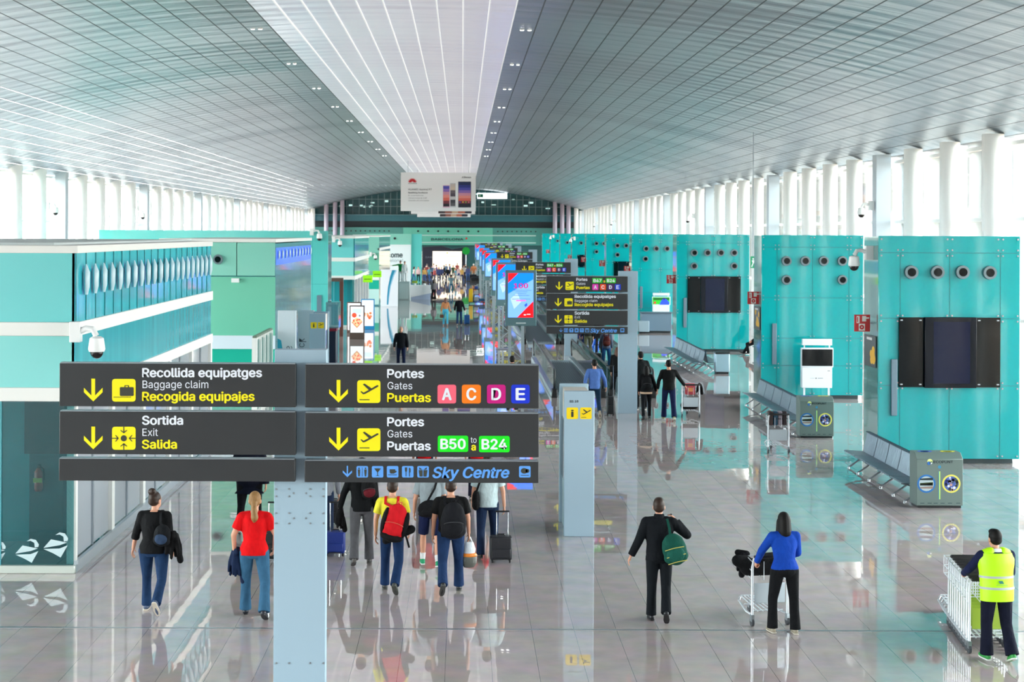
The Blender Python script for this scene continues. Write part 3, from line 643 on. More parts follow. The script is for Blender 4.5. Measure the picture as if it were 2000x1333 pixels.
    info['lh'] = M @ g(J['l']['hand']); info['rh'] = M @ g(J['r']['hand']); info['back'] = g(T @ Vector((0, -.13, .33)))
    return info
# ------------------------------------------------------------------ things people carry
def strap(root, pts, w=.028, m=None, name='strap', t=.006):
    """flat band along local points"""
    mb = MB(); P = [Vector(p) for p in pts]; vs = []
    for k, p in enumerate(P):
        d = (P[min(k+1, len(P)-1)]-P[max(k-1, 0)]).normalized(); nrm = Vector((0, 1, 0)); sd = d.cross(nrm)
        sd = sd.normalized() if sd.length > .1 else Vector((1, 0, 0)); u = d.cross(sd).normalized()
        vs += [p-sd*w/2-u*t, p+sd*w/2-u*t, p+sd*w/2+u*t, p-sd*w/2+u*t]
    fs = []
    for k in range(len(P)-1): fs += [(4*k+i, 4*k+(i+1) % 4, 4*k+4+(i+1) % 4, 4*k+4+i) for i in range(4)]
    fs += [(3, 2, 1, 0), tuple(range(4*len(P)-4, 4*len(P)))]; mb.add(vs, fs); return mb.build(name, m, root)
def shoulder_path(I, sd, end):
    g, T = I['g'], I['T']; x = sd*.1
    return [g(T @ Vector((x, .13, .30))), g(T @ Vector((x, .125, .44))), g(T @ Vector((x, .06, .56))), g(T @ Vector((x, -.04, .565))), g(T @ Vector((x, -.12, .47)))]+[Vector(end)]
def backpack(I, label, rgb, size=(.15, .1, .24), at=(0, -.2, .27), rot=0, pocket=None, both=True, trim=None, sides=(-1, 1)):
    """at: centre of the pack in the wearer's frame measured from the hips"""
    p = I['g'](I['T'] @ Vector(at)); W_ = I['world'](p); t = thing('backpack', label, 'backpack', W_, I['face'])
    a, b, c = size; Rm = Matrix.Rotation(R(rot), 3, 'Y'); m = MB()
    m.ell((0, 0, -.02), (a*1.08, b, c*.86)); m.ell((0, .01, c*.25), (a*.95, b*.9, c*.72)); m.ell((0, .0, -c*.5), (a*1.05, b*.95, c*.42))
    m.v = [tuple(Rm @ Vector(v)) for v in m.v]; link('shell', vox(m, .013, 3), fabric(rgb), t)
    q = MB().ell((0, -b*.72, -c*.28), (a*.82, b*.55, c*.45)); q.v = [tuple(Rm @ Vector(v)) for v in q.v]
    pk = link('front_pocket', vox(q, .013, 2), fabric(pocket or rgb), t)
    z_ = MB().tube([Rm @ Vector((a*.8*math.sin(R(k)), -b*1.0-.02*math.cos(R(k)), -c*.1+.04*math.cos(R(k)))) for k in range(-80, 81, 20)], .006, 6)
    z_.build('zip', mat('zip_%s' % str(trim), trim or (60, 62, 66), .4), pk)
    MB().tube([Rm @ Vector(v) for v in ((-.03, .02, c*.84), (-.03, 0, c*1.06), (.03, 0, c*1.06), (.03, .02, c*.84))], .011, 6).build('handle', fabric(trim or rgb), t)
    for sd in sides:
        pts = [v-p for v in shoulder_path(I, sd, p+Rm @ Vector((sd*a*.5, .02, c*.7)))]
        strap(t, pts, .045, fabric(rgb))
    return t
def shoulder_bag(I, label, rgb, at, size=(.13, .07, .14), sd=1, rot=0, cross=False, trim=None, cat='bag', pocket=None):
    p = I['g'](I['T'] @ Vector(at)); t = thing('shoulder_bag', label, cat, I['world'](p), I['face']); a, b, c = size
    Rm = Matrix.Rotation(R(rot), 3, 'Y'); m = MB(); m.ell((0, 0, 0), (a, b, c)); m.ell((0, 0, -c*.45), (a*1.02, b, c*.5)); m.ell((0, 0, c*.4), (a*.9, b*.8, c*.5))
    m.v = [tuple(Rm @ Vector(v)) for v in m.v]; link('shell', vox(m, .012, 3), fabric(rgb), t)
    q = MB().ell((0, -b*.7, -c*.25), (a*.75, b*.6, c*.5)); q.v = [tuple(Rm @ Vector(v)) for v in q.v]; pk = link('pocket', vox(q, .012, 2), fabric(pocket or rgb), t)
    if trim:
        for zz in (.1, -.35, -.75): MB().tube([Rm @ Vector((a*.78*k/4, -b*1.18+.035*abs(k/4)**2, c*zz+.02*math.cos(k/4*1.4))) for k in range(-4, 5)], .006, 6).build('piping', mat('piping', trim, .5), pk)
    g, T = I['g'], I['T']; s0 = -sd if cross else sd; x = s0*.11
    top_ = [g(T @ Vector((x, .02, .565))), g(T @ Vector((x, -.08, .53))), g(T @ Vector((x*.7+at[0]*.3, -.15, .4)))]
    front = [g(T @ Vector((x*.7+at[0]*.3, .13, .3))), g(T @ Vector((x, .12, .46))), g(T @ Vector((x, .06, .56)))]
    strap(t, [v-p for v in front+top_]+[Rm @ Vector((-s0*a*.1, 0, c*.8))], .035, fabric(trim if False else rgb)); return t
def suitcase(label, X, Y, rgb, w=.36, d=.22, h=.55, handle=1.0, rz=0, tilt=0, soft=True, hx=0):
    t = thing('suitcase', label, 'suitcase', (X, Y, 0), rz); t.rotation_euler = (R(tilt), 0, rz)
    sh = MB().box(-w/2, w/2, -d/2, d/2, .05, h).build('shell', mat('case_%d_%d_%d' % rgb, rgb, .55, bump=.2, bscale=(30, 30, 30)), t, .03)
    MB().box(-w*.42, w*.42, -d/2-.035, -d/2, .09, h*.55).build('pocket', MATS['case_%d_%d_%d' % rgb], t, .012)
    MB().box(-w*.3, w*.3, -d/2-.045, -d/2-.035, h*.16, h*.2).build('pocket_trim', dark, t)
    for sx in (-1, 1): MB().cyl((sx*w*.4-.012, -d*.3, .03), (sx*w*.4+.012, -d*.3, .03), .03, n=12).build('wheel', dark, t)
    for sx in (-1, 1): MB().cyl((sx*w*.4-.012, d*.3, .03), (sx*w*.4+.012, d*.3, .03), .03, n=12).build('wheel', dark, t)
    hd = MB().cyl((-.1+hx, d*.3, h-.02), (-.1+hx, d*.3, handle), .009, n=8).cyl((.1+hx, d*.3, h-.02), (.1+hx, d*.3, handle), .009, n=8).build('telescopic_handle', mat('chrome', (220, 224, 228), .15, 1), t)
    MB().cap((-.11+hx, d*.3, handle), (.11+hx, d*.3, handle), .016).build('grip', dark, hd)
    MB().tube([(-.07, 0, h), (-.06, 0, h+.03), (.06, 0, h+.03), (.07, 0, h)], .012).build('carry_handle', dark, t)
    return t
def coat(label, p, rgb, h=.42, w=.11, name='folded_jacket', rz=0, seed=1):
    """a garment hanging in loose folds from a hand or arm at p"""
    rnd = random.Random(seed); t = thing(name, label, 'jacket', p, rz); m = MB()
    m.cap((0, -.06, .0), (0, .07, .01), .05, .05)
    for k in range(11):
        x = rnd.uniform(-w*.9, w*.9); y = rnd.uniform(-.07, .07); L = rnd.uniform(.6, 1)*h; m.cap((x*.5, y*.5, 0), (x, y, -L*.5), .036, .034); m.cap((x, y, -L*.5), (x*1.25, y*1.2, -L), .036, .022)
    link('cloth', vox(m, .013, 2), fabric(rgb), t); s = MB().cap((w*.5, .02, -h*.45), (w*.9, .03, -h*1.12), .045, .05); link('loose_sleeve', vox(s, .013, 2), fabric(rgb), t); return t
# ------------------------------------------------------------------ the direction signs
BOARD = mat('sign_anthracite', (46, 48, 50), .45); YEL = (255, 240, 0); WHT = (240, 246, 255); BLU = (96, 165, 245); INK = (58, 60, 50); GRN = (0, 235, 20)
post_m = mat('sign_post', (164, 190, 206), .5, .15)
def board(t, Y, x0, y0, x1, y1, name='sign_board'):
    ym = (y0+y1)/2; xm = (x0+x1)/2; a = A(x0, ym, Y)[0]; b = A(x1, ym, Y)[0]; zt = A(xm, y0, Y)[1]; zb = A(xm, y1, Y)[1]
    o = MB().box(a, b, Y, Y+.1, zb, zt).build(name, BOARD, t, .006, world=True)
    MB().box(a+.01, b-.01, Y-.004, Y+.104, zt, zt+.012).build('top_trim', steel, o, world=True); return o
Ys = G(585, 1411)[1]; Yb = Ys-.16
L0, L1 = A(537, 780, Ys)[0], A(636, 780, Ys)[0]; xm = (L0+L1)/2
t = thing('direction_sign', 'large double direction sign standing in front, boards left and right of a pale post', 'sign', (xm, Ys, 0), 0, 'direction signs in the hall')
MB().box(xm-.3, xm+.3, Ys, Ys+.22, 0, A(585, 684, Ys)[1]).build('post', post_m, t, .004, world=True)
m = MB()
for px, py in [(540, 956), (565, 956), (606, 956), (632, 956), (574, 964), (598, 964), (540, 970), (565, 970), (606, 970), (632, 970), (540, 1003), (565, 1003), (606, 1003), (632, 1003), (574, 1013), (598, 1013), (540, 1023), (565, 1023), (606, 1023), (632, 1023), (540, 1296), (565, 1296), (606, 1296), (632, 1296)]:
    x, zz = A(px, py, Ys); m.cyl((x, Ys-.006, zz), (x, Ys+.01, zz), .012, n=10)
m.build('rivets', steel, t, world=True)
b1 = board(t, Yb, 116, 711, 577.5, 795); b2 = board(t, Yb, 116, 805, 577.5, 888.5); b3 = board(t, Yb, 115, 897.5, 576.5, 940.5)
b4 = board(t, Yb, 596, 713.5, 1052.5, 797.5); b5 = board(t, Yb, 595.5, 808, 1052.5, 893); b6 = board(t, Yb, 595, 901.5, 1052, 943.5)
BD = .017
a = Art(Yb); a.arrow(YEL, 164, 740, 200.5, 784.5); bx = (219, 740.5, 265, 785); a.begin('pictogram'); a.rrect(YEL, *bx); a.case(INK, bx); a.end()
a.text(WHT, 'Recollida equipatges', 278.7, 511, 719.8, 736.7, BD); a.text(WHT, 'Baggage claim', 278.5, 407, 743.8, 758.5, 0); a.text(YEL, 'Recogida equipajes', 278.5, 496.5, 766.2, 783, BD); a.finish(b1)
a = Art(Yb); a.arrow(YEL, 164, 833.7, 200.5, 878); bx = (219, 834, 265, 879); a.begin('pictogram'); a.rrect(YEL, *bx); a.exit(INK, bx); a.end()
a.text(WHT, 'Sortida', 278.3, 357, 813, 829.7, BD); a.text(WHT, 'Exit', 278.3, 308.5, 837.5, 852, 0); a.text(YEL, 'Salida', 278, 345, 860, 876.5, BD); a.finish(b2)
a = Art(Yb); a.arrow(YEL, 643, 742.5, 679.5, 786.7); bx = (697.7, 743, 743, 787.5); a.begin('pictogram'); a.rrect(YEL, *bx); a.plane(INK, bx); a.end()
a.text(WHT, 'Portes', 757, 827.5, 721.8, 738.3, BD); a.text(WHT, 'Gates', 757, 805.3, 746.6, 760.7, 0); a.text(YEL, 'Puertas', 757, 841, 768.7, 785.2, BD)
for ch, x0, x1, c in (('A', 854.5, 891, (255, 104, 128)), ('C', 902, 939.2, (255, 128, 0)), ('D', 951, 987.5, (204, 0, 130)), ('E', 998.5, 1034.5, (0, 48, 214))):
    a.begin('gate_letter'); a.rrect(c, x0, 751.8, x1, 788.5); d_ = (x1-x0)*.27; a.text(WHT, ch, x0+d_, x1-d_, 759, 781.3, BD+.01, lay=2); a.end()
a.finish(b4)
a = Art(Yb); a.arrow(YEL, 643, 836, 679.5, 880.5); bx = (697.7, 837, 743, 881.5); a.begin('pictogram'); a.rrect(YEL, *bx); a.plane(INK, bx); a.end()
a.text(WHT, 'Portes', 757, 827.5, 816, 832.6, BD); a.text(WHT, 'Gates', 757, 805.3, 840.6, 854.7, 0); a.text(WHT, 'Puertas', 757, 840.5, 863.2, 879.6, BD)
a.begin('gate_number'); a.rrect(GRN, 855, 851.5, 914.5, 883.3); a.text(WHT, 'B50', 861, 908.5, 858, 877, BD+.016, lay=2); a.begin('gate_number'); a.rrect(GRN, 935.5, 852, 995.5, 884); a.text(WHT, 'B24', 941.5, 989, 858.5, 877.5, BD+.016, lay=2); a.end()
a.text(WHT, 'to', 919.3, 930.7, 854, 865.5, 0); a.text(YEL, 'a', 921, 928.8, 866.5, 880, BD); a.finish(b5)
def sky_row(a, s, ox, oy):
    q = lambda x, y: ((x-669.5)*s+ox, (y-910.5)*s+oy)
    a.arrow(BLU, *q(669.5, 910.5), *q(687.5, 932.5), t=.07)
    for k, x0 in zip(('wc', 'bar', 'cup', 'eat', 'gift', 'web'), (696.3, 726.2, 755.6, 785.1, 815, 1013.7)):
        bx = q(x0, 910.8)+q(x0+22.6, 933.2); a.begin('pictogram'); a.rrect(BLU, *bx); a.icon(k, INK, bx); a.end()
    x0, y0 = q(844.5, 913); x1, y1 = q(992, 933.7); a.text(BLU, 'Sky Centre', x0, x1, y0, y1, .02, .22)
a = Art(Yb); sky_row(a, 1, 669.5, 910.5); a.finish(b6)
# sign at the near end of the moving walkways, copied down the hall
Y2 = G(1226, 808)[1]; Yc = Y2-.16; X2 = (A(1208, 700, Y2)[0]+A(1245, 700, Y2)[0])/2
def post_sign(labels):
    t = thing('direction_sign', labels[0], 'sign', (X2, Y2, 0), 0, 'direction signs in the hall')
    p = MB().box(X2-.3, X2+.3, Y2, Y2+.22, 0, A(1226, 530, Y2)[1]).build('post', post_m, t, .004, world=True)
    m = MB()
    for zz in [.45+.24*i for i in range(17)]:
        for dx in (-.24, -.09, .09, .24): m.cyl((X2+dx, Y2-.006, zz), (X2+dx, Y2+.01, zz), .011, n=8)
    m.build('rivets', steel, t, world=True)
    c1 = board(t, Yc, 1067, 540, 1226, 570.5); c2 = board(t, Yc, 1067, 574, 1226, 604.5); c3 = board(t, Yc, 1067, 607, 1226, 635.5); c4 = board(t, Yc, 1067, 638.5, 1226, 652.5)
    a = Art(Yc); a.arrow(YEL, 1085.6, 550.6, 1098.6, 566.8); bx = (1104.4, 550.6, 1120.8, 566.8); a.begin('pictogram'); a.rrect(YEL, *bx); a.plane(INK, bx); a.end()
    a.text(WHT, 'Portes', 1125.6, 1147, 543.4, 548.9, BD); a.text(WHT, 'Gates', 1125.6, 1143.4, 551.8, 556.8, 0); a.text(YEL, 'Puertas', 1125.6, 1151.6, 559.3, 564.9, BD)
    for s_, x0, x1 in (('B47', 1157, 1176.8), ('B24', 1183.5, 1202.7)): a.begin('gate_number'); a.rrect((40, 205, 50), x0, 543.4, x1, 553.2); a.text(WHT, s_, x0+2.2, x1-2.2, 545.4, 551.2, BD+.01, lay=2); a.end()
    a.text(YEL, 'a', 1178.7, 1181.6, 546.8, 552, BD)
    for ch, x0, c in (('A', 1157, (236, 60, 190)), ('C', 1171.8, (255, 84, 20)), ('D', 1186.5, (84, 20, 110)), ('E', 1200.8, (10, 60, 220))): a.begin('gate_letter'); a.rrect(c, x0, 555.4, x0+11.6, 566.8); a.text(WHT, ch, x0+3.2, x0+8.4, 557.8, 564.6, BD+.01, lay=2); a.end()
    a.finish(c1)
    a = Art(Yc); a.arrow(YEL, 1083.6, 582.8, 1096.6, 598.8); bx = (1102.4, 583, 1118.4, 598.9); a.begin('pictogram'); a.rrect(YEL, *bx); a.case(INK, bx); a.end()
    a.text(WHT, 'Recollida equipatges', 1122.4, 1202.6, 576.5, 582.2, BD); a.text(WHT, 'Baggage claim', 1122.4, 1166.6, 585.2, 590.2, 0); a.text(YEL, 'Recogida equipajes', 1122.4, 1197.6, 592.5, 598.2, BD); a.finish(c2)
    a = Art(Yc); a.arrow(YEL, 1083.6, 615.8, 1096.6, 631.8); bx = (1102.4, 616, 1118.4, 632); a.begin('pictogram'); a.rrect(YEL, *bx); a.exit(INK, bx); a.end()
    a.text(WHT, 'Sortida', 1122.4, 1150.4, 608.8, 614.8, BD); a.text(WHT, 'Exit', 1122.4, 1133, 617.4, 622.3, 0); a.text(YEL, 'Salida', 1122.4, 1146, 625, 630.6, BD); a.finish(c3)
    a = Art(Yc); sky_row(a, .346, 1092.4, 641.6); a.finish(c4)
    for i, (Y, lab) in enumerate(labels[1]): dup(t, (X2-.18-.02*i, Y, 0), 0, lab)
post_sign(('direction sign on a pale post at the near end of the moving walkways',
  [(71.5, 'direction sign on a pale post behind the near walkway sign, partly hidden by it'), (110, 'third direction sign along the moving walkways'), (139, 'fourth direction sign along the moving walkways'),
   (166, 'fifth direction sign along the moving walkways'), (203, 'farthest direction sign along the moving walkways')]))
# ------------------------------------------------------------------ upright advertising screens beside the walkways
def ad_screen(Y, label, labels):
    a0, zt = A(987, 528, Y); a1, zb = A(1047.5, 637, Y); t = thing('advertising_screen', label, 'screen', ((a0+a1)/2, Y, 0), 0, 'advertising screens beside the walkways')
    fm = mat('screen_frame', (106, 140, 146), .4, .2)
    MB().box(a0, a1, Y, Y+.16, zb, zt).build('frame', fm, t, .02, world=True)
    b0, yt = A(992.5, 534, Y); b1, yb = A(1041.5, 620.5, Y)
    d = MB().box(b0, b1, Y-.01, Y, yb, yt).build('display', flat((104, 150, 246), .8), t, world=True)
    a = Art(Y-.012); a.poly((0, 110, 250), [(992.5, 534), (1041.5, 534), (1041.5, 546), (992.5, 574)], 1); a.poly((240, 10, 20), [(992.5, 534), (1012, 534), (992.5, 553)], 2); a.poly((240, 10, 20), [(1041.5, 589), (1041.5, 620.5), (1010, 620.5)], 2)
    a.poly((150, 176, 240), [(997, 584), (1010, 572), (1018, 590), (1004, 604)], 1)
    a.text((170, 10, 70), '100', 1004, 1031, 554, 563, .03, lay=3); a.rect((236, 80, 190), 1008, 586.4, 1027, 588.6, 3)
    for y, x0, x1 in ((567, 1000, 1038), (570, 1007, 1030), (573.5, 1008, 1028), (577, 1003, 1034), (584, 1000, 1036)): a.rect((60, 90, 190), x0, y, x1, y+.8, 3)
    a.poly((30, 70, 180), [(1024, 596), (1029, 592), (1030, 597), (1026, 600)], 3); a.rect(WHT, 1023, 614.6, 1027, 616, 3); a.rect(WHT, 1029, 613.8, 1036, 614.8, 3)
    a.finish(d, 'picture', .8)
    a = Art(Y-.003); a.rect((232, 244, 246), 1008, 630.5, 1027, 632.5); a.finish(t, 'maker_plate')
    lm = mat('leg_silver', (186, 200, 206), .35, .5)
    for x in (a0+.12, a0+.62): MB().box(x, x+.12, Y+.03, Y+.13, 0, zb).build('leg', lm, t, world=True)
    m = MB(); n = 5
    for k in range(n): z0, z1 = .1+(zb-.2)*k/n, .1+(zb-.2)*(k+1)/n; m.cyl((a0+.2, Y+.08, z0 if k % 2 else z1), (a0+.66, Y+.08, z1 if k % 2 else z0), .02, n=6)
    m.build('lattice', lm, t, world=True); MB().box(a0+.02, a1-.25, Y-.1, Y+.3, 0, .04).build('foot_plate', steel, t, world=True)
    for i, (y, lab) in enumerate(labels): dup(t, ((a0+a1)/2-.02, y, 0), 0, lab)
ad_screen(59, 'nearest blue and red advertising screen with a big 100 beside the walkways',
  [(75, 'second blue and red advertising screen, right behind the nearest one'), (87, 'third blue and red advertising screen along the walkways'), (115, 'fourth blue and red advertising screen along the walkways'),
   (132, 'fifth advertising screen along the walkways'), (150, 'sixth advertising screen along the walkways'), (186, 'seventh advertising screen along the walkways'), (204, 'farthest advertising screen, its red corner near the end wall')])
# ------------------------------------------------------------------ moving walkways
belt_m = mat('belt_rubber', (88, 98, 112), .45); rail_m = mat('handrail_rubber', (30, 36, 40), .4); bglass = thin_glass('balustrade_glass', (206, 232, 228), .16, .02, .12, (190, 220, 214)); skirt_m = mat('skirt_steel', (196, 206, 212), .3, .7)
def walkway(xc, w, y0, y1, label, cols=False):
    t = thing('moving_walkway', label, 'moving walkway', (xc, y0, 0), 0, 'moving walkways down the hall'); L = y1-y0
    m = MB(); m.box(-w/2, w/2, 1.2, L-1.2, .0, .03); m.build('belt', belt_m, t)
    m = MB()
    for k in range(16): m.box(-w/2+w*k/16+.02, -w/2+w*(k+1)/16-.02, .5, L-.5, .03, .036)
    m.build('belt_ribs', mat('belt_rib', (104, 114, 128), .4), t)
    for ya, yb in ((0, 1.2), (L-1.2, L)): MB().box(-w/2, w/2, ya, yb, 0, .035).build('comb_plate', skirt_m, t)
    for s in (-1, 1):
        x = s*(w/2+.13); MB().box(x-.12, x+.12, -.1, L+.1, 0, .17).build('skirt', skirt_m, t, .02)
        MB().box(x-.008, x+.008, .3, L-.3, .17, .93).build('glass_panel', bglass, t)
        arc = lambda yc, d: [(x, yc+d*.35*math.sin(R(a)), .62+.35*math.cos(R(a))) for a in range(0, 181, 20)]
        MB().tube([(x, y, z_) for _, y, z_ in reversed(arc(.1, -1))]+[(x, .1+k*(L-.2)/6, .97) for k in range(1, 6)]+[(x, y, z_) for _, y, z_ in arc(L-.1, 1)], .042, 8).build('handrail', rail_m, t)
        MB().box(x-.1, x+.1, -.35, .05, 0, .3).build('newel', mat('newel_black', (16, 18, 20), .4), t, .03)
    return t
for i, (y0, y1, w_) in enumerate(((53.5, 68.5, 'first'), (79, 107, 'second'), (114, 136, 'third'), (142, 164, 'fourth'), (170, 200, 'farthest'))):
    walkway(4.06, 1.42, y0, y1, 'moving walkway in the left lane, %s along the hall' % w_)
    walkway(5.92, 1.2, y0, y1, 'moving walkway in the right lane, %s along the hall' % w_)
# ------------------------------------------------------------------ information totems
def totem(px0, px1, ptop, pbase, label, code=True, sc=1):
    X0, Y = G(px0, pbase); X1 = G(px1, pbase)[0]; zt = A((px0+px1)/2, ptop, Y)[1]; W = X1-X0; D = 1.55
    t = thing('information_totem', label, 'totem', ((X0+X1)/2, Y, 0), 0, 'grey information totems')
    MB().box(X0, X1, Y, Y+.12, 0, zt).build('front_slab', post_m, t, .01, world=True)
    MB().box(X0, X1, Y+D-.12, Y+D, 0, zt+.0).build('rear_slab', post_m, t, .01, world=True)
    MB().box(X0+.06, X1-.06, Y+.12, Y+D-.12, 0, .95).build('base', mat('totem_base', (160, 186, 190), .4, .2), t, world=True)
    MB().box(X0+.04, X1-.04, Y+.12, Y+D-.12, .95, 2.1).build('monitor', mat('totem_screen', (22, 50, 60), .1), t, world=True)
    MB().box(X0+.06, X1-.06, Y+.12, Y+D-.12, 2.1, zt-.06).build('head', mat('totem_head', (222, 216, 206), .5), t, world=True)
    W_ = px1-px0; u = lambda f: px0+W_*f; a = Art(Y)
    v = lambda f: ptop+W_*f
    if code: a.text((60, 70, 78), 'BS 18', u(.2), u(.48), v(.30), v(.37), .01)
    for k, x in ((0, .09), (1, .54)):
        bx = (u(x), v(.54), u(x+.385), v(.925)); a.begin('pictogram'); a.rrect((255, 220, 0), *bx)
        if k: a.plane(INK, bx)
        else: a.text(INK, 'i', u(x+.155), u(x+.23), v(.63), v(.85), .05, lay=2)
        a.end()
    a.finish(t)
totem(1101.3, 1160, 764.7, 1049, 'grey information totem with yellow i and plane marks, in the middle of the floor')
totem(604, 635.2, 613, 761, 'grey information totem with yellow marks on the left, above the big sign post', False)
# ------------------------------------------------------------------ recycling bins, benches, terminals
bin_m = mat('bin_grey', (106, 124, 120), .45, .2)
def eco_bin(x0, x1, ytop, yb, label):
    X0, Y = G(x0, yb); X1 = G(x1, yb)[0]; zt = A(x0, ytop, Y)[1]; t = thing('recycling_bin', label, 'bin', ((X0+X1)/2, Y, 0), 0, 'recycling points beside the benches')
    zs = zt-.12; D = .5
    MB().prismx([(Y, .05), (Y+D, .05), (Y+D, zt), (Y+.16, zt), (Y, zs)], X0, X1).build('body', bin_m, t, .01, world=True)
    MB().box(X0+.03, X1-.03, Y+.03, Y+D-.03, 0, .05).build('plinth', dark, t, world=True)
    W = x1-x0; H = yb-ytop; u = lambda f: x0+W*f; v = lambda f: ytop+H*f; a = Art(Y); c = W*.175
    a.text((24, 40, 44), 'ECOPUNT', u(.37), u(.79), v(.135), v(.18), .02); a.begin('emblem'); a.circ((230, 240, 150), u(.29), v(.15), c*.33, 1); a.circ((40, 110, 190), u(.27), v(.18), c*.22, 2); a.circ((240, 250, 250), u(.31), v(.175), c*.16, 2); a.poly((30, 90, 40), [(u(.3), v(.14)), (u(.36), v(.16)), (u(.31), v(.17))], 3); a.end()
    a.circ((50, 140, 180), u(.5), v(.25), c*.2); a.rect((70, 160, 190), u(.478), v(.33), u(.492), v(.84)); a.rect((190, 236, 110), u(.49), v(.33), u(.515), v(.84))
    for x in (.08, .24, .37, .52, .68, .86): a.rect((40, 70, 74), u(x), v(.905), u(x+.09), v(.918))
    a.begin('paper_picture'); a.ring((30, 110, 180), u(.215), v(.555), c*.92, c*1.14); a.circ((176, 196, 200), u(.215), v(.555), c*.92); 
    for dy, cc in ((-.55, (20, 40, 44)), (.0, (52, 70, 30)), (.12, (20, 34, 30)), (.5, (150, 128, 116))): a.poly(cc, [(u(.215)-c*.8, v(.555)+c*(dy-.08)), (u(.215)+c*.8, v(.555)+c*(dy-.2)), (u(.215)+c*.8, v(.555)+c*(dy+.12)), (u(.215)-c*.8, v(.555)+c*(dy+.1))], 2)
    a.begin('can_picture'); a.ring((226, 220, 100), u(.755), v(.555), c*.92, c*1.14); a.circ((70, 96, 170), u(.755), v(.555), c*.92)
    rnd = random.Random(3)
    for k in range(26):
        an, rr = rnd.uniform(0, 6.28), c*.78*math.sqrt(rnd.random()); a.circ([(220, 226, 250), (30, 40, 120), (60, 70, 40), (190, 150, 140), (20, 20, 24)][k % 5], u(.755)+rr*math.cos(an), v(.555)+rr*math.sin(an), c*rnd.uniform(.1, .2), 2, n=8)
    a.end(); a.finish(t)
    sl = MB(); xc0 = X0+(X1-X0)*.25; xc1 = X0+(X1-X0)*.75
    for xc, cc, nm in ((xc0, (30, 90, 210), 'paper_slot'), (xc1, (240, 236, 20), 'can_slot')):
        r = MB(); n = 24
        for i in range(n):
            p = []
            for an in (2*math.pi*i/n, 2*math.pi*(i+1)/n):
                for rr in (.1, .155): p.append((xc+rr*math.cos(an), Y+.27+rr*.6*math.sin(an), zt+.006))
            r.add([p[0], p[1], p[3], p[2]], [(0, 1, 2, 3)])
        s_ = r.build(nm, flat(cc), t, world=True); MB().cyl((xc, Y+.27, zt), (xc, Y+.27, zt+.004), .09, n=16).build('opening', black, s_, world=True)
eco_bin(1790, 1880, 886, 993, 'recycling bin reading ECOPUNT at the near end of the nearest seat row')
eco_bin(1562, 1628, 776, 856, 'recycling bin reading ECOPUNT below the white internet terminal')
X0, Y = G(1398, 731); t = thing('litter_bin', 'steel litter bin at the end of the third seat row', 'bin', (X0+.28, Y, 0))
MB().box(0-.28, .28, 0, .5, .08, .82).build('body', mat('bin_steel', (176, 200, 214), .3, .6, bump=.3, bscale=(6, 6, 3)), t, .02); MB().box(-.3, .3, -.02, .52, .82, .88).build('lid', dark, t, .01); MB().box(-.25, .25, .03, .47, 0, .08).build('plinth', dark, t)
perf = mat('perforated_steel', (150, 166, 180), .38, .75, bump=.8, bscale=(3, 26, 3)); tray_m = mat('seat_steel', (120, 136, 142), .4, .6)
def bench(xc, y0, y1, n, label):
    t = thing('seat_row', label, 'bench', (xc, y0, 0), 0, 'back to back steel seat rows'); L = y1-y0; p = L/n
    MB().box(-.05, .05, 0, L, .28, .36).build('beam', steel, t, .01)
    for s in (-1, 1):
        for k in range(n):
            a, b = k*p+.03, (k+1)*p-.03
            MB().add([(s*.12, a, .40), (s*.58, a, .43), (s*.60, a, .41), (s*.60, b, .41), (s*.58, b, .43), (s*.12, b, .40), (s*.12, a, .38), (s*.12, b, .38)],
                     [(0, 1, 4, 5), (1, 2, 3, 4), (0, 6, 2, 1), (5, 4, 3, 7), (6, 7, 3, 2), (0, 5, 7, 6)]).build('seat', perf if s < 0 else tray_m, t)
            pts = [(.13, .40), (.10, .52), (.06, .68), (.03, .86)]; m = MB(); vs = []
            for x, zz in pts: vs += [(s*x, a, zz), (s*x, b, zz), (s*(x-.02), b, zz), (s*(x-.02), a, zz)]
            fs = [(0, 1, 2, 3), (12, 15, 14, 13)]
            for q in range(3): fs += [(4*q+i, 4*q+4+i, 4*q+4+(i+1) % 4, 4*q+(i+1) % 4) for i in range(4)]
            m.add(vs, fs).build('backrest', perf, t)
        MB().cyl((s*.03, 0, .87), (s*.03, L, .87), .02, n=8).build('top_rail', mat('rail_slate', (70, 92, 108), .35, .6), t)
    for k in range(n+1):
        y = min(max(k*p, .12), L-.12); m = MB()
        m.tube([(-.5, y, .02), (-.42, y, .07), (-.1, y, .3), (.1, y, .3), (.42, y, .07), (.5, y, .02)], .022); m.cyl((-.5, y, 0), (-.5, y, .03), .03, n=10).cyl((.5, y, 0), (.5, y, .03), .03, n=10)
        m.tube([(-.58, y, .4), (-.3, y, .33), (0, y, .3), (.3, y, .33), (.58, y, .4)], .016); m.build('leg', steel, t)
    return t
bench(9.95, 32.6, 37.6, 5, 'back to back steel seat row before the nearest teal pod'); bench(9.95, 43.7, 51.2, 6, 'back to back steel seat row beside the white terminal'); bench(10.0, 63.0, 71.5, 7, 'back to back steel seat row before the third pod')
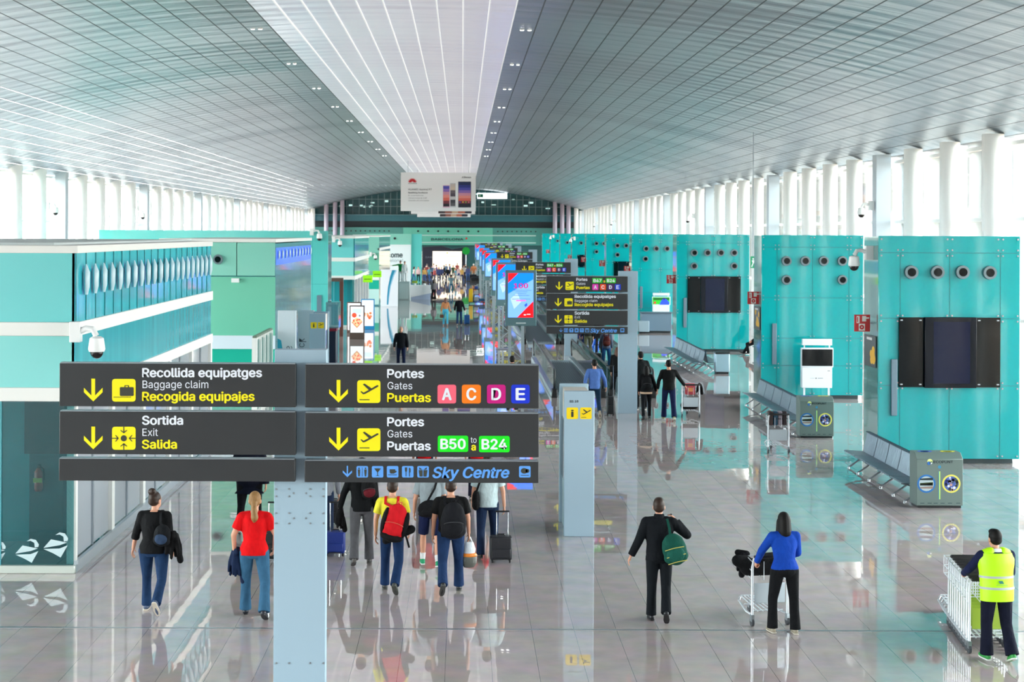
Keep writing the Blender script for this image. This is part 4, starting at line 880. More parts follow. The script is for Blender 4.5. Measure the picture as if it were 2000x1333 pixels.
def terminal(i, px, label, lit=None):
    x0, y0, x1, y1 = px; Yt = podY[i]-.7; (a0, zt), (a1, zb) = A(x0, y0, Yt), A(x1, y1, Yt); W = a1-a0; H = zt-zb
    t = thing('internet_terminal', label, 'terminal', ((a0+a1)/2, Yt, 0), 0, 'white terminals before the pods'); wm = mat('terminal_white', (232, 240, 246), .35)
    q = lambda f: zt-H*f
    MB().box(a0+.04, a1-.04, Yt+.02, Yt+.12, q(.13), zt).build('header', wm, t, .01, world=True)
    MB().box(a0+.1, a0+.14, Yt+.05, Yt+.09, q(.2), q(.13)).box(a1-.14, a1-.1, Yt+.05, Yt+.09, q(.2), q(.13)).build('header_bracket', wm, t, world=True)
    MB().box(a0, a1, Yt, Yt+.14, q(.58), q(.18)).build('monitor', wm, t, .02, world=True)
    d = MB().box(a0+.03, a1-.03, Yt-.006, Yt, q(.55), q(.21)).build('display', black if not lit else flat(lit, .8), t, world=True)
    if lit:
        a = Art(Yt-.008); a.rect((10, 70, 20), x0+2, y0+9.5, x1-2, y0+14); a.poly((30, 60, 220), [(x0+14, y0+23), (x0+17, y0+16), (x0+22, y0+11), (x0+27, y0+12), (x1-2, y0+18), (x1-2, y0+23)], 2); a.circ((30, 30, 90), x0+23, y0+11.5, 2.4, 3); a.circ((160, 40, 20), x0+5, y0+19, 2.4, 2)
        a.finish(d, 'picture', .8)
    MB().box(a0+.04, a1-.04, Yt+.01, Yt+.3, zb, q(.58)).build('cabinet', wm, t, .01, world=True)
    a = Art(Yt+.008); u = lambda f: x0+(x1-x0)*f; v = lambda f: y0+(y1-y0)*f
    if not lit: a.circ((40, 44, 50), u(.46), v(.8), 1.2); a.rect((130, 140, 150), u(.28), v(.798), u(.42), v(.803)); a.rect((130, 140, 150), u(.52), v(.795), u(.68), v(.806)); a.rect((40, 44, 50), u(.82), v(.645), u(.9), v(.655)); a.finish(t)
    MB().box(a0+.1, a0+.16, Yt+.08, Yt+.14, 0, zb).box(a1-.16, a1-.1, Yt+.08, Yt+.14, 0, zb).box(a0+.02, a1-.02, Yt, Yt+.3, 0, .03).build('stand', wm, t, world=True)
terminal(1, (1565, 662.5, 1627.5, 758.5), 'white internet terminal with black monitor before the second pod')
terminal(3, (1274, 572.5, 1309, 613), 'white terminal showing a blue and green picture before the fourth pod', (30, 150, 30))
Yd = podY[3]-6; a0, zt = A(1246, 612, Yd); a1 = A(1312, 612, Yd)[0]
t = thing('gate_counter', 'grey gate counter standing below the lit terminal', 'counter', ((a0+a1)/2, Yd, 0))
MB().box(a0+.2, a1, Yd, Yd+.7, .12, zt).build('body', mat('counter_slate', (104, 128, 146), .4), t, .02, world=True); MB().box(a0, a0+.6, Yd-.4, Yd+.4, .1, zt*.62).build('side_cabinet', mat('counter_pale', (150, 172, 184), .4), t, .02, world=True)
MB().box(a0+.15, a1+.05, Yd-.08, Yd+.75, zt, zt+.05).build('worktop', mat('counter_top', (84, 100, 114), .4), t, .01, world=True); MB().box(a0+.1, a1-.05, Yd+.05, Yd+.65, 0, .12).build('plinth', dark, t, world=True)
# ------------------------------------------------------------------ luggage trolleys
tube_m = mat('trolley_aluminium', (222, 228, 234), .35, .35); pan_m = mat('trolley_panel', (196, 208, 216), .4, .3)
def trolley(label, X, Y, rz=0, group='luggage trolleys', pan=None, small=False):
    t = thing('luggage_trolley', label, 'trolley', (X, Y, 0), rz, group)
    for s in (-1, 1):
        m = MB(); m.tube([(s*.27, 0, .14), (s*.27, .0, .5), (s*.265, .01, .85), (s*.255, -.02, .97), (s*.24, -.06, 1.02)], .019, 10); m.build('upright', tube_m, t)
        MB().tube([(s*.27, 0, .16), (s*.25, .3, .15), (s*.16, .85, .17), (s*.1, .95, .2)], .016, 8).build('lower_rail', tube_m, t)
        c = MB().box(s*.27-.02, s*.27+.02, -.04, .04, .07, .17).build('caster_fork', steel, t); MB().cyl((s*.27-.016, 0, .062), (s*.27+.016, 0, .062), .062, n=18).build('caster_wheel', mat('wheel_grey', (60, 64, 70), .4), c)
    c = MB().box(-.02, .02, .78, .86, .07, .17).build('caster_fork', steel, t); MB().cyl((-.016, .82, .062), (.016, .82, .062), .062, n=18).build('caster_wheel', MATS['wheel_grey'], c)
    MB().cap((-.25, -.07, 1.02), (.25, -.07, 1.02), .026).build('push_bar', mat('push_bar', (24, 24, 26), .5), t)
    m = MB()
    for z_ in (.66, .78, .92): m.tube([(-.25, .02, z_), (-.25, .3, z_+.04), (.25, .3, z_+.04), (.25, .02, z_)], .007, 6)
    for k in range(4): x = -.25+.5*k/3; m.tube([(x, .02, .93), (x, .02, .66), (x, .3, .70), (x, .3, .96)], .005, 6)
    m.build('basket', tube_m, t)
    MB().box(-.235, .235, -.004, .012, .33, .62).build('panel', pan or pan_m, t, .02)
    m = MB().tube([(-.24, .1, .2), (.24, .1, .2)], .01, 6).tube([(-.2, .5, .2), (.2, .5, .2)], .01, 6).tube([(-.1, .93, .22), (.1, .93, .22)], .014, 6)
    for k in range(5): x = -.16+.08*k; m.tube([(x, .05, .2), (x*.6, .94, .22)], .009, 6)
    m.build('tray', tube_m, t); return t
# ------------------------------------------------------------------ shops and walls along the left
SX = -6.44
shop_face = mat('shop_teal', (112, 206, 206), .07, coat=.5, var=.05, bscale=(.4, .4, .4)); shop_low = mat('shop_pale_teal', (134, 214, 210), .08, coat=.5)
shop_side = mat('fluted_teal', (60, 186, 202), .12, bump=.5, bscale=(3, 3.5, .25), coat=.6, var=.3); band_m = mat('band_white', (232, 234, 230), .5)
front_glass = thin_glass('shop_glass', (206, 236, 238), .05, .02, .07, (24, 156, 168)); side_glass = thin_glass('storefront_glass', (206, 226, 230), .12, .02, .6, (206, 212, 220))
reflection_m = mat('reflection_pale', (176, 206, 216), .3)
mint = mat('mint_glass', (136, 206, 188), .1, coat=.4); mint2 = mat('mint_glass_low', (116, 196, 168), .15)
def shop(Y, L, wid, label, refl_n, detail=True):
    t = thing('glass_shop', label, 'shop', (SX, Y, 0), 0, 'glass clad shops along the left')
    for z0, z1, m in ((4.18, 5.33, shop_face), (3.09, 3.95, shop_low)):
        MB().box(-wid, -.02, 0, .06, z0, z1).build('end_panel', m, t); MB().box(-.06, 0, .0, L, z0, z1).build('side_panel', shop_side, t)
    MB().box(-wid, -.08, .06, L, 3.0, 5.3).build('core', mat('shop_core', (70, 150, 156), .5), t)
    for z0, z1 in ((3.95, 4.18), (2.86, 3.09)): MB().box(-wid, .05, -.05, L+.02, z0, z1).build('band', band_m, t, .01)
    MB().box(-wid, .04, -.04, L+.02, 5.33, 5.46).build('roof_edge', band_m, t, .01); MB().box(-wid, -.5, .5, L, 5.46, 5.5).build('roof', mat('shop_roof', (214, 222, 220), .5), t)
    if refl_n:
        for k in range(refl_n):
            y = .5+(L-1)*k/(refl_n-1); zz = 4.9-.02*k/refl_n
            MB().loft([((.05, y, zz-.28), .03, .05), ((.06, y, zz-.15), .05, .09), ((.06, y, zz+.1), .055, .1), ((.05, y, zz+.24), .01, .02)], 12).build('reflection_shape', reflection_m, t)  # solid pale shapes standing in for reflections in the fluted glass
        s = MB()
        for k in range(int(L/.69)): s.box(.0, .012, .69*k-.012, .69*k+.012, 4.18, 5.33)
        s.build('panel_joint', seam_m, t)
    MB().box(-.02, .03, 0, L, .0, .14).box(-.01, .06, 0, L, .14, .2).build('sill_rail', skirt_m, t)
    MB().box(-wid, .02, -.08, .04, 0, .13).build('end_sill', mat('sill_pale', (206, 214, 206), .35, .3), t, .01)
    n = max(2, int(L/2.6))
    for k in range(n+1):
        y = L*k/n; MB().box(-.14, .02, y-.11 if k else .02, y+.11 if k else .12, .0 if k else .14, 2.86).build('door_post', band_m, t)
        if k < n: MB().box(-.07, -.05, y+.1, y+L/n-.1, .2, 2.86).build('shop_window', side_glass, t); MB().box(-.1, -.02, y+L/n*.5-.03, y+L/n*.5+.03, .2, 2.86).build('window_frame', steel, t)
    MB().box(-wid, -.02, .0, .02, .13, 2.86).build('end_window', front_glass, t); MB().box(-1.27, -1.22, -.02, .04, .13, 2.86).build('window_frame', mat('frame_teal', (84, 160, 170), .3), t)
    MB().box(-wid, -.2, 2.6, 2.7, 0, 2.86).build('inner_wall', mat('inner_wall_teal', (44, 158, 166), .4), t); MB().box(-wid, -.2, L-.1, L, 0, 2.9).build('rear_wall', MATS['inner_wall_teal'], t)
    return t
s1 = shop(25.6, 13.8, 9, 'large glass clad shop at the left edge with white bands and fish decals', 21)
s3 = shop(92, 13.6, 3.2, 'farther glass clad shop with white bands above two green hanging signs', 0)
# leaping fish decals on the end window
a = Art(25.6-.005)
for ox, oy, s in ((30, 1064, 1.0), (85, 1052, 1.05), (-30, 1068, .9)):
    P = lambda pts, c=(200, 222, 226): a.poly(c, [(ox+x*s, oy+y*s) for x, y in pts])
    P([(0, 18), (14, 2), (44, 8), (30, 13)]); P([(0, 20), (30, 19), (45, 13), (32, 36), (18, 28)]); P([(22, -6), (30, -11), (40, -9), (46, 0), (45, 5), (38, 6), (37, -3), (30, -7)])
a.finish(s1, 'fish_decal')
x, zz = A(75, 960, 27.25); t = thing('fire_extinguisher', 'red fire extinguisher fixed to the cabinet inside the left shop', 'fire extinguisher', (x, 27.265, zz))
MB().loft([((0, 0, 0), .06, .06), ((0, 0, .04), .075, .075), ((0, 0, .34), .075, .075), ((0, 0, .41), .03, .03)], 16).build('cylinder', mat('extinguisher_red', (222, 60, 36), .3), t)
MB().box(-.02, .02, -.02, .12, .4, .46).tube([(.02, 0, .44), (.09, -.02, .4), (.1, -.02, .2)], .012).build('valve_and_hose', dark, t); MB().box(-.076, .076, -.078, -.06, .16, .24).build('sticker', flat((220, 180, 60)), t)
t = thing('display_cabinet', 'tall dark cabinet seen through the glass of the left shop', 'cabinet', (SX-.95, 27.2, 0)); MB().box(-.35, .35, 0, .5, 1.75, 2.8).build('body', mat('cabinet_dark', (16, 36, 44), .4), t); MB().box(-.3, .3, .15, .45, 0, 1.75).build('stand', mat('cabinet_stand', (30, 84, 92), .4), t)
# second shop: mint end, fluted dark side
t = thing('mint_shop', 'mint green glass shop end with one air nozzle, behind the left shop', 'shop', (SX, 52.9, 0)); W = 4.0; L = 12.6
z = lambda y: A(475, y, 52.9)[1]
for xa, xb in ((-W, -1.33), (-1.31, 0)): MB().box(xa, xb-.01, 0, .08, z(539), z(474)).build('upper_panel', mint, t, .008)
MB().box(-W, 0, .04, .1, z(656), z(541)).build('lower_glass', mint2, t); MB().box(-W, -.0, -.02, .1, z(682), z(656)).build('white_band', mat('band_cool', (214, 228, 238), .5), t); MB().box(-W, -.0, .04, .1, 0, z(682)).build('green_base', mat('green_glass', (30, 176, 150), .2), t)
MB().box(-W, -.06, .1, L, 0, 5.3).build('core', MATS['shop_core'], t); MB().box(-.06, 0, .08, L, .1, 5.3).build('side_panel', mat('fluted_side', (96, 156, 164), .12, bump=.6, bscale=(3, 5, .4), coat=.5, var=.4), t); MB().box(-W, .03, -.03, L, 5.34, 5.46).build('roof_edge', band_m, t)
MB().box(-.01, .01, .2, L-.2, 4.55, 5.15).build('blue_strip', mat('blue_emissive', (70, 110, 230), .2, em=.25), t)  # blue strip with weak emission along the side panel
for k in range(11): y = .7+(L-1.4)*k/10; MB().loft([((.04, y, 4.75), .02, .05), ((.05, y, 4.85), .04, .1), ((.05, y, 5.0), .04, .1), ((.04, y, 5.08), .01, .02)], 10).build('reflection_shape', reflection_m, t)  # same row of reflections, put in as pale solid shapes
x, zz = A(426, 507, 52.9); nozzle(t, x-SX, 0, zz)
MB().box(*[A(455, 0, 52.9)[0]-SX, A(470, 0, 52.9)[0]-SX], -.1, 0, z(552), z(544)).build('junction_box', white, t)
t = thing('glass_screen', 'white posted glass screen before the mint shop', 'partition', (SX, 47.7, 0))
for k in range(5): MB().box(-.08, .08, k*.98, k*.98+.12, 0, 2.4).build('post', band_m, t)
for k in range(4): MB().box(-.01, .01, k*.98+.12, k*.98+.98, .1, 2.3).build('pane', thin_glass('screen_glass', (190, 230, 226), .15, .03, .2), t)
MB().box(-.06, .06, 0, 4.04, 2.4, 2.46).build('top_rail', mat('rail_olive', (110, 120, 104), .4), t)
# long teal wall crossing the left aisle
t = thing('teal_wall', 'tall pale teal wall module with a grey side rail, behind the mint shop', 'wall module', (SX, 73.7, 0)); tw = mat('pale_teal_glass', (96, 204, 198), .08, coat=.4)
MB().box(-11, 0, 0, .1, .12, 5.76).build('front_glass', tw, t, .01); MB().box(-11, -.05, .1, 1.9, .12, 5.72).build('core', tw, t); MB().box(-.05, 0, .12, 2.0, .12, 5.74).build('side_glass', side_m, t); MB().box(-10.9, -.1, .1, 1.8, 0, .12).build('plinth', MATS['plinth_dark'], t)
x, zt = A(624, 577, 73.7); MB().box(x-SX-.12, x-SX+.1, -.06, 0, 1.6, zt).build('side_rail', bar_m, t); s = MB().box(-.75, -.74, -.003, 0, .13, 5.7).box(-11, 0, -.003, 0, 3.2, 3.21).build('panel_joint', seam_m, t)
# fourth shop and the welcome wall
t = thing('mint_shop', 'farther mint green shop end with a dark doorway, behind the promotional panel', 'shop', (SX, 119, 0)); L = 18
for za, zb_, m in ((4.1, 5.35, mint), (2.3, 4.08, mint2), (.1, 1.3, mat('pale_mint', (190, 226, 220), .3)), (1.3, 2.0, MATS['green_glass']), (2.0, 2.3, band_m)): MB().box(-3.5, 0, 0, .1, za, zb_).build('end_panel', m, t)
MB().box(-3.5, -.06, .1, L, 0, 5.35).build('core', MATS['shop_core'], t); MB().box(-.06, 0, .1, L, .1, 5.35).build('side_panel', MATS['fluted_side'], t); MB().box(-.1, .06, 0, L, 4.3, 4.5).box(-3.5, .03, -.02, L, 5.35, 5.45).build('band', band_m, t)
Yw = 178; t = thing('welcome_wall', 'far wall panel with the white words Welcome to Barcelona below a mint panel', 'wall module', (A(803, 500, Yw)[0], Yw, 0)); xa, xb = A(716, 500, Yw)[0], A(803.5, 500, Yw)[0]; z = lambda y: A(770, y, Yw)[1]
MB().box(xa, xb, Yw, Yw+1.5, 0, z(457)).build('core', mint, t, world=True); MB().box(xa, xb-.05, Yw-.1, Yw, 0, z(478)).build('white_panel', mat('welcome_white', (222, 236, 238), .5), t, world=True); MB().box(xb, xb+1.2, Yw+.2, Yw+1.5, 0, z(457)).build('side_glass', MATS['pale_teal_glass'], t, world=True)
MB().cyl((A(771, 466, Yw)[0], Yw-.1, z(466)), (A(771, 466, Yw)[0], Yw+.1, z(466)), .14).build('air_nozzle', dark, t, world=True)
a = Art(Yw-.11); a.text((60, 80, 84), 'Welcome', 736, 786, 493.5, 503, .015); a.text((130, 154, 158), 'to Barcelona!', 730, 787, 506, 512, 0); a.text((130, 154, 158), "El Prat, BCN", 738, 776, 483, 486.6, 0) if False else None; a.finish(t)
# hanging green signs, light boxes and stands in the left aisle
def hang_sign(p0, p1, Y, label):
    (a0, zt), (a1, zb) = A(*p0, Y), A(*p1, Y); t = thing('hanging_sign', label, 'sign', ((a0+a1)/2, Y, zb), 0, 'green signs on the left')
    MB().box(a0, a1, Y, Y+.15, zb, zt).build('panel', mat('lime_panel', (140, 214, 20), .4, em=.35), t, .02, world=True); MB().box(SX-.02, a0, Y+.05, Y+.1, zt-.12, zt-.06).build('bracket', steel, t, world=True); MB().box(a0+.08, a1-.08, Y-.004, Y, (zt+zb)/2-.05, (zt+zb)/2).build('lettering', flat((90, 150, 20)), t, world=True)
hang_sign((709, 538), (727.5, 552), 98, 'nearer lime green sign hanging from the left shop'); hang_sign((728, 529.5), (745, 542), 104.5, 'farther lime green sign hanging above the promotional panel')
brown = mat('frame_brown', (92, 70, 62), .4)
def light_box(px, Y, label, fm, food, base=True):
    x0, y0, x1, y1 = px; (a0, zt) = A(x0, y0, Y); a1 = A(x1, y0, Y)[0]; zb = A(x0, y1, Y)[1]; t = thing('advertising_light_box', label, 'advertising panel', ((a0+a1)/2, Y, 0), 0, 'light boxes in the left aisle')
    MB().box(a0, a1, Y, Y+.22, 0, zt).build('frame', fm, t, .01, world=True); d = MB().box(a0+.06, a1-.06, Y-.01, Y, zb, zt-.06).build('poster', flat((244, 244, 248), .3), t, world=True)
    a = Art(Y-.012); W, H = x1-x0, y1-y0; u = lambda f: x0+W*f; v = lambda f: y0+H*f; rnd = random.Random(5)
    a.rect((200, 220, 244), u(.2), v(.12), u(.8), v(.3), 1)
    if food == 'pizza':
        a.poly((206, 140, 92), [(u(.12), v(.62)), (u(.5), v(.5)), (u(.88), v(.6)), (u(.5), v(.84))], 2); a.poly((236, 200, 150), [(u(.14), v(.56)), (u(.5), v(.44)), (u(.86), v(.56)), (u(.5), v(.78))], 3)
        a.circ((220, 80, 50), u(.32), v(.36), W*.16, 4); a.circ((120, 130, 140), u(.68), v(.38), W*.07, 4)
        for k in range(14): a.circ([(222, 90, 60), (240, 170, 150), (226, 60, 50)][k % 3], u(rnd.uniform(.28, .72)), v(rnd.uniform(.5, .68)), W*.05, 5)
    else:
        for k in range(9): a.circ([(224, 160, 120), (214, 130, 96), (190, 110, 60)][k % 3], u(rnd.uniform(.25, .75)), v(rnd.uniform(.5, .72)), W*.1, 3)
    a.finish(d, 'picture', .35)
    return t
light_box((682.5, 597, 712, 650), 81.7, 'brown framed light box with a pizza picture in the left aisle', brown, 'pizza'); light_box((677.5, 590.5, 706, 645), 86.5, 'brown framed light box half hidden behind the pizza picture', brown, 'bread'); light_box((705, 584.5, 731.5, 637), 90, 'blue framed light box with a food picture in the left aisle', mat('frame_blue', (24, 134, 190), .4), 'bread')
t = thing('cafe_doorway', 'brown posted doorway of the cafe left of the light boxes', 'doorway', (-6.6, 84, 0))
for x in (-.75, 0): MB().box(x-.1, x+.1, 0, .2, 0, 3.0).build('post', mat('door_brown', (96, 52, 44), .4), t)
MB().box(-.85, .1, 0, .2, 3.0, 3.2).build('lintel', brown, t)
def promo(X, Y, zt, w, label, body, left):
    t = thing('promotional_panel', label, 'panel', (X, Y, 0), 0, 'white promotional panels by the mint shop'); MB().box(-w/2, w/2, 0, .25, 0, zt).build('board', mat('promo_white', (196, 210, 218), .5), t, .01)
    k = MB(); k.prism([(-w/2, zt*.7), (-w/2+.12, zt*.68), (-w/2+.3, zt*.32), (-w/2+.22, .1), (-w/2+.02, .1)] if left else [(w/2-.1, .1), (w/2, .1), (w/2, zt*.4)], -.004, 0); k.build('teal_wave', mat('promo_teal', (26, 150, 176), .4), t)
    f = lambda x, y: (X+x, y); a = Art(Y, f); a.text((90, 104, 116), body, .0 if left else -.25, .25 if left else .02, zt*.62, zt*.28, 0, rot=True); a.finish(t); return t
x, zz = A(595, 607, 58); promo(x+.05, 58, zz, .6, 'white panel reading Snack upwards, behind the left information totem', 'Snack', False)
x, zz = A(560, 607, 51); promo(x, 51, zz, .6, 'white panel with teal wave reading Breakfast upwards, left of the Snack panel', 'pannus', True)
bpy.data.objects[-1] if False else None
t = thing('counter_stand', 'tall dark counter stand with a red top edge right of the left totem', 'stand', (-5.05, 59, 0)); MB().box(-.18, .22, 0, .9, 0, 1.9).build('body', mat('stand_navy', (14, 26, 48), .3), t, .02); MB().box(-.2, .24, -.02, .92, 1.9, 2.0).build('top', mat('stand_red', (130, 30, 50), .4), t); MB().box(-.2, .3, .2, 1.2, 2.0, 3.0).build('case', thin_glass('case_glass', (220, 230, 236), .2, .02, .3), t)
Yq = 118; (a0, zt), (a1, _) = A(743.5, 527, Yq), A(776.5, 527, Yq); t = thing('curved_stripe_partition', 'tall white partition with a blue curved stripe', 'partition', ((a0+a1)/2, Yq, 0), 0, 'white partitions with a blue stripe')
MB().box(a0, a1, Yq, Yq+.4, 0, zt).build('board', mat('partition_white', (236, 242, 248), .5), t, .02, world=True)
a = Art(Yq); pts = [(766, 528), (762, 540), (758, 560), (756, 580), (755.5, 595.5)]; wd = [(772, 528), (767, 540), (761.5, 560), (759, 580), (758, 595.5)]
for k in range(4): a.poly((20, 140, 176), [pts[k], wd[k], wd[k+1], pts[k+1]])
for k in range(4): a.poly((150, 200, 226), [wd[k], (wd[k][0]+3-.6*k, wd[k][1]), (wd[k+1][0]+2.4-.6*k, wd[k+1][1]), wd[k+1]])
a.finish(t, 'stripe')
Yq = 186; (a0, zt), (a1, _) = A(804, 496, Yq), A(823, 496, Yq); t = thing('curved_stripe_partition', 'farther white partition with a blue curved stripe beside the dark canopy', 'partition', ((a0+a1)/2, Yq, 0), 0, 'white partitions with a blue stripe')
MB().box(a0, a1, Yq, Yq+.4, 0, zt).build('board', MATS['partition_white'], t, world=True); a = Art(Yq); a.poly((20, 140, 176), [(815, 496.5), (818.5, 496.5), (813, 512), (812, 530), (809.5, 530), (810.5, 512)]); a.finish(t, 'stripe')
Yq = 130; (a0, zt), (a1, _) = A(777.5, 550.5, Yq), A(800, 550.5, Yq); ped_z = zt; ped_x = (a0+a1)/2; t = thing('pedestal', 'grey pedestal carrying the two cut-out figures', 'pedestal', (ped_x, Yq, 0)); MB().box(a0, a1, Yq, Yq+1, .0, zt).build('body', mat('pedestal_grey', (168, 182, 182), .5), t, .02, world=True); MB().box(a0+.1, a1-.1, Yq-.01, Yq, .1, zt-.15).build('front_panel', mat('pedestal_panel', (184, 198, 196), .5), t, world=True)
Yq = 131; (a0, zt), (a1, _) = A(800.5, 557.5, Yq), A(842.5, 557.5, Yq); t = thing('promotion_counter', 'long white promotion counter right of the grey pedestal', 'counter', ((a0+a1)/2, Yq, 0)); MB().box(a0+.1, a1-.1, Yq+.1, Yq+.8, 0, zt-.08).build('plinth', mat('counter_grey', (190, 204, 230), .5), t, world=True); MB().prism([(a0, .15), (a1, .55), (a1, zt), (a0, zt)], Yq, Yq+.9).build('body', mat('counter_white', (250, 252, 254), .5), t, world=True)
for x, c, l in ((810, (160, 190, 60), 'green'), (829, (84, 76, 62), 'brown')):
    X_ = A(x, 555, Yq)[0]; t = thing('potted_plant', 'small %s potted plant on the white counter' % l, 'plant', (X_, Yq+.4, zt)); MB().cyl((0, 0, 0), (0, 0, .15), .1, .13).build('pot', white, t); m = MB()
    for k in range(14): m.ell((random.uniform(-.18, .18), random.uniform(-.15, .15), random.uniform(.16, .34)), (.1, .08, .05), Matrix.Rotation(random.uniform(-1, 1), 3, 'Y'))
    m.build('leaves', flat(c), t)
# dark canopied shop and lit window at the far end
Yq = 207; z = lambda y: A(870, y, Yq)[1]; xx = lambda x: A(x, 500, Yq)[0]; t = thing('canopy_shop', 'dark peaked canopy shop at the far end with a bright window', 'shop', (xx(870), Yq, 0))
MB().prism([(xx(826), 0), (xx(912), 0), (xx(913), z(482)), (xx(883), z(487)), (xx(862), z(480.5)), (xx(827), z(483))], Yq, Yq+3).build('canopy', mat('canopy_dark', (34, 34, 50), .4), t, world=True); MB().prism([(xx(815), 0), (xx(826), 0), (xx(826), z(483)), (xx(814), z(494))], Yq+.5, Yq+3).build('stone_side', mat('canopy_stone', (90, 96, 108), .6, var=.4, bscale=(3, 3, 3)), t, world=True)
w_ = MB().box(xx(845), xx(902), Yq-.1, Yq, .05, z(491)).build('lit_window', flat((255, 240, 210), .55), t, world=True); a = Art(Yq-.12); a.circ((190, 180, 20), 873.5, 494.5, 1.7, ry=1.1); [a.rect((236, 222, 196), 846, y, 901, y+.7) for y in (500, 510, 520)]; a.finish(w_, 'shelf_line'); a = Art(Yq-.01); a.text((110, 114, 124), 'BAR', 831, 844, 501, 504.5, 0); a.finish(t)
t = thing('lollipop_sign', 'round green sign on a pole right of the lit window', 'sign', (xx(910), Yq-4, 0)); MB().cyl((0, 0, 0), (0, 0, 3.6), .05).build('pole', steel, t); MB().cyl((0, -.1, 3.3), (0, .1, 3.3), .5, n=24).build('disc', mat('sign_green', (10, 150, 50), .4), t)
for k, (x, w_, h) in enumerate(((922, 1.6, 1.1), (927, 1.0, .7))):
    X_ = A(x, 548, 186+k)[0]; t = thing('display_plinth', ('long dark display plinth at the foot of the far screens', 'low dark plinth in front of the display at the far screens')[k], 'plinth', (X_, 186-3*k, 0)); MB().box(-w_/2, w_/2, 0, .8, 0, h*.45).build('body', dark, t, .02); MB().box(-w_/2+.1, w_/2-.1, .1, .7, h*.45, h*.6).build('tray', mat('tray_dark', (40, 48, 60), .4), t)
# cleaning trolley on the left of the screens
X0, Yq = G(924, 594); t = thing('cleaning_trolley', 'cleaning trolley with a yellow sack panel near the screens', 'cleaning trolley', (X0, Yq, 0)); MB().box(-.35, -.02, 0, .5, .15, 1.2).build('sack', mat('sack_yellow', (236, 190, 20), .5), t, .04); m = MB()
for zz in (.2, .7, 1.15): m.box(0, .5, 0, .5, zz, zz+.05)
for x in (.02, .46): m.box(x, x+.04, 0, .04, .1, 1.25).box(x, x+.04, .46, .5, .1, 1.25)
m.build('rack', dark, t); MB().box(.08, .42, .08, .42, .25, .55).box(.08, .42, .08, .42, .75, 1.05).build('bucket', mat('bucket_grey', (180, 184, 190), .5), t); MB().box(.5, .95, 0, .5, .2, .42).build('mop_box', mat('mop_blue', (40, 96, 140), .5), t, .04); MB().box(.1, .4, .1, .4, 1.2, 1.42).build('basin', mat('basin_blue', (30, 60, 130), .5), t, .03)
for x, y in ((-.3, .05), (.85, .05), (-.3, .45), (.85, .45)): MB().cyl((x-.02, y, .07), (x+.02, y, .07), .07).build('wheel', dark, t)
MB().box(-.36, .96, 0, .5, .1, .16).build('base', dark, t)
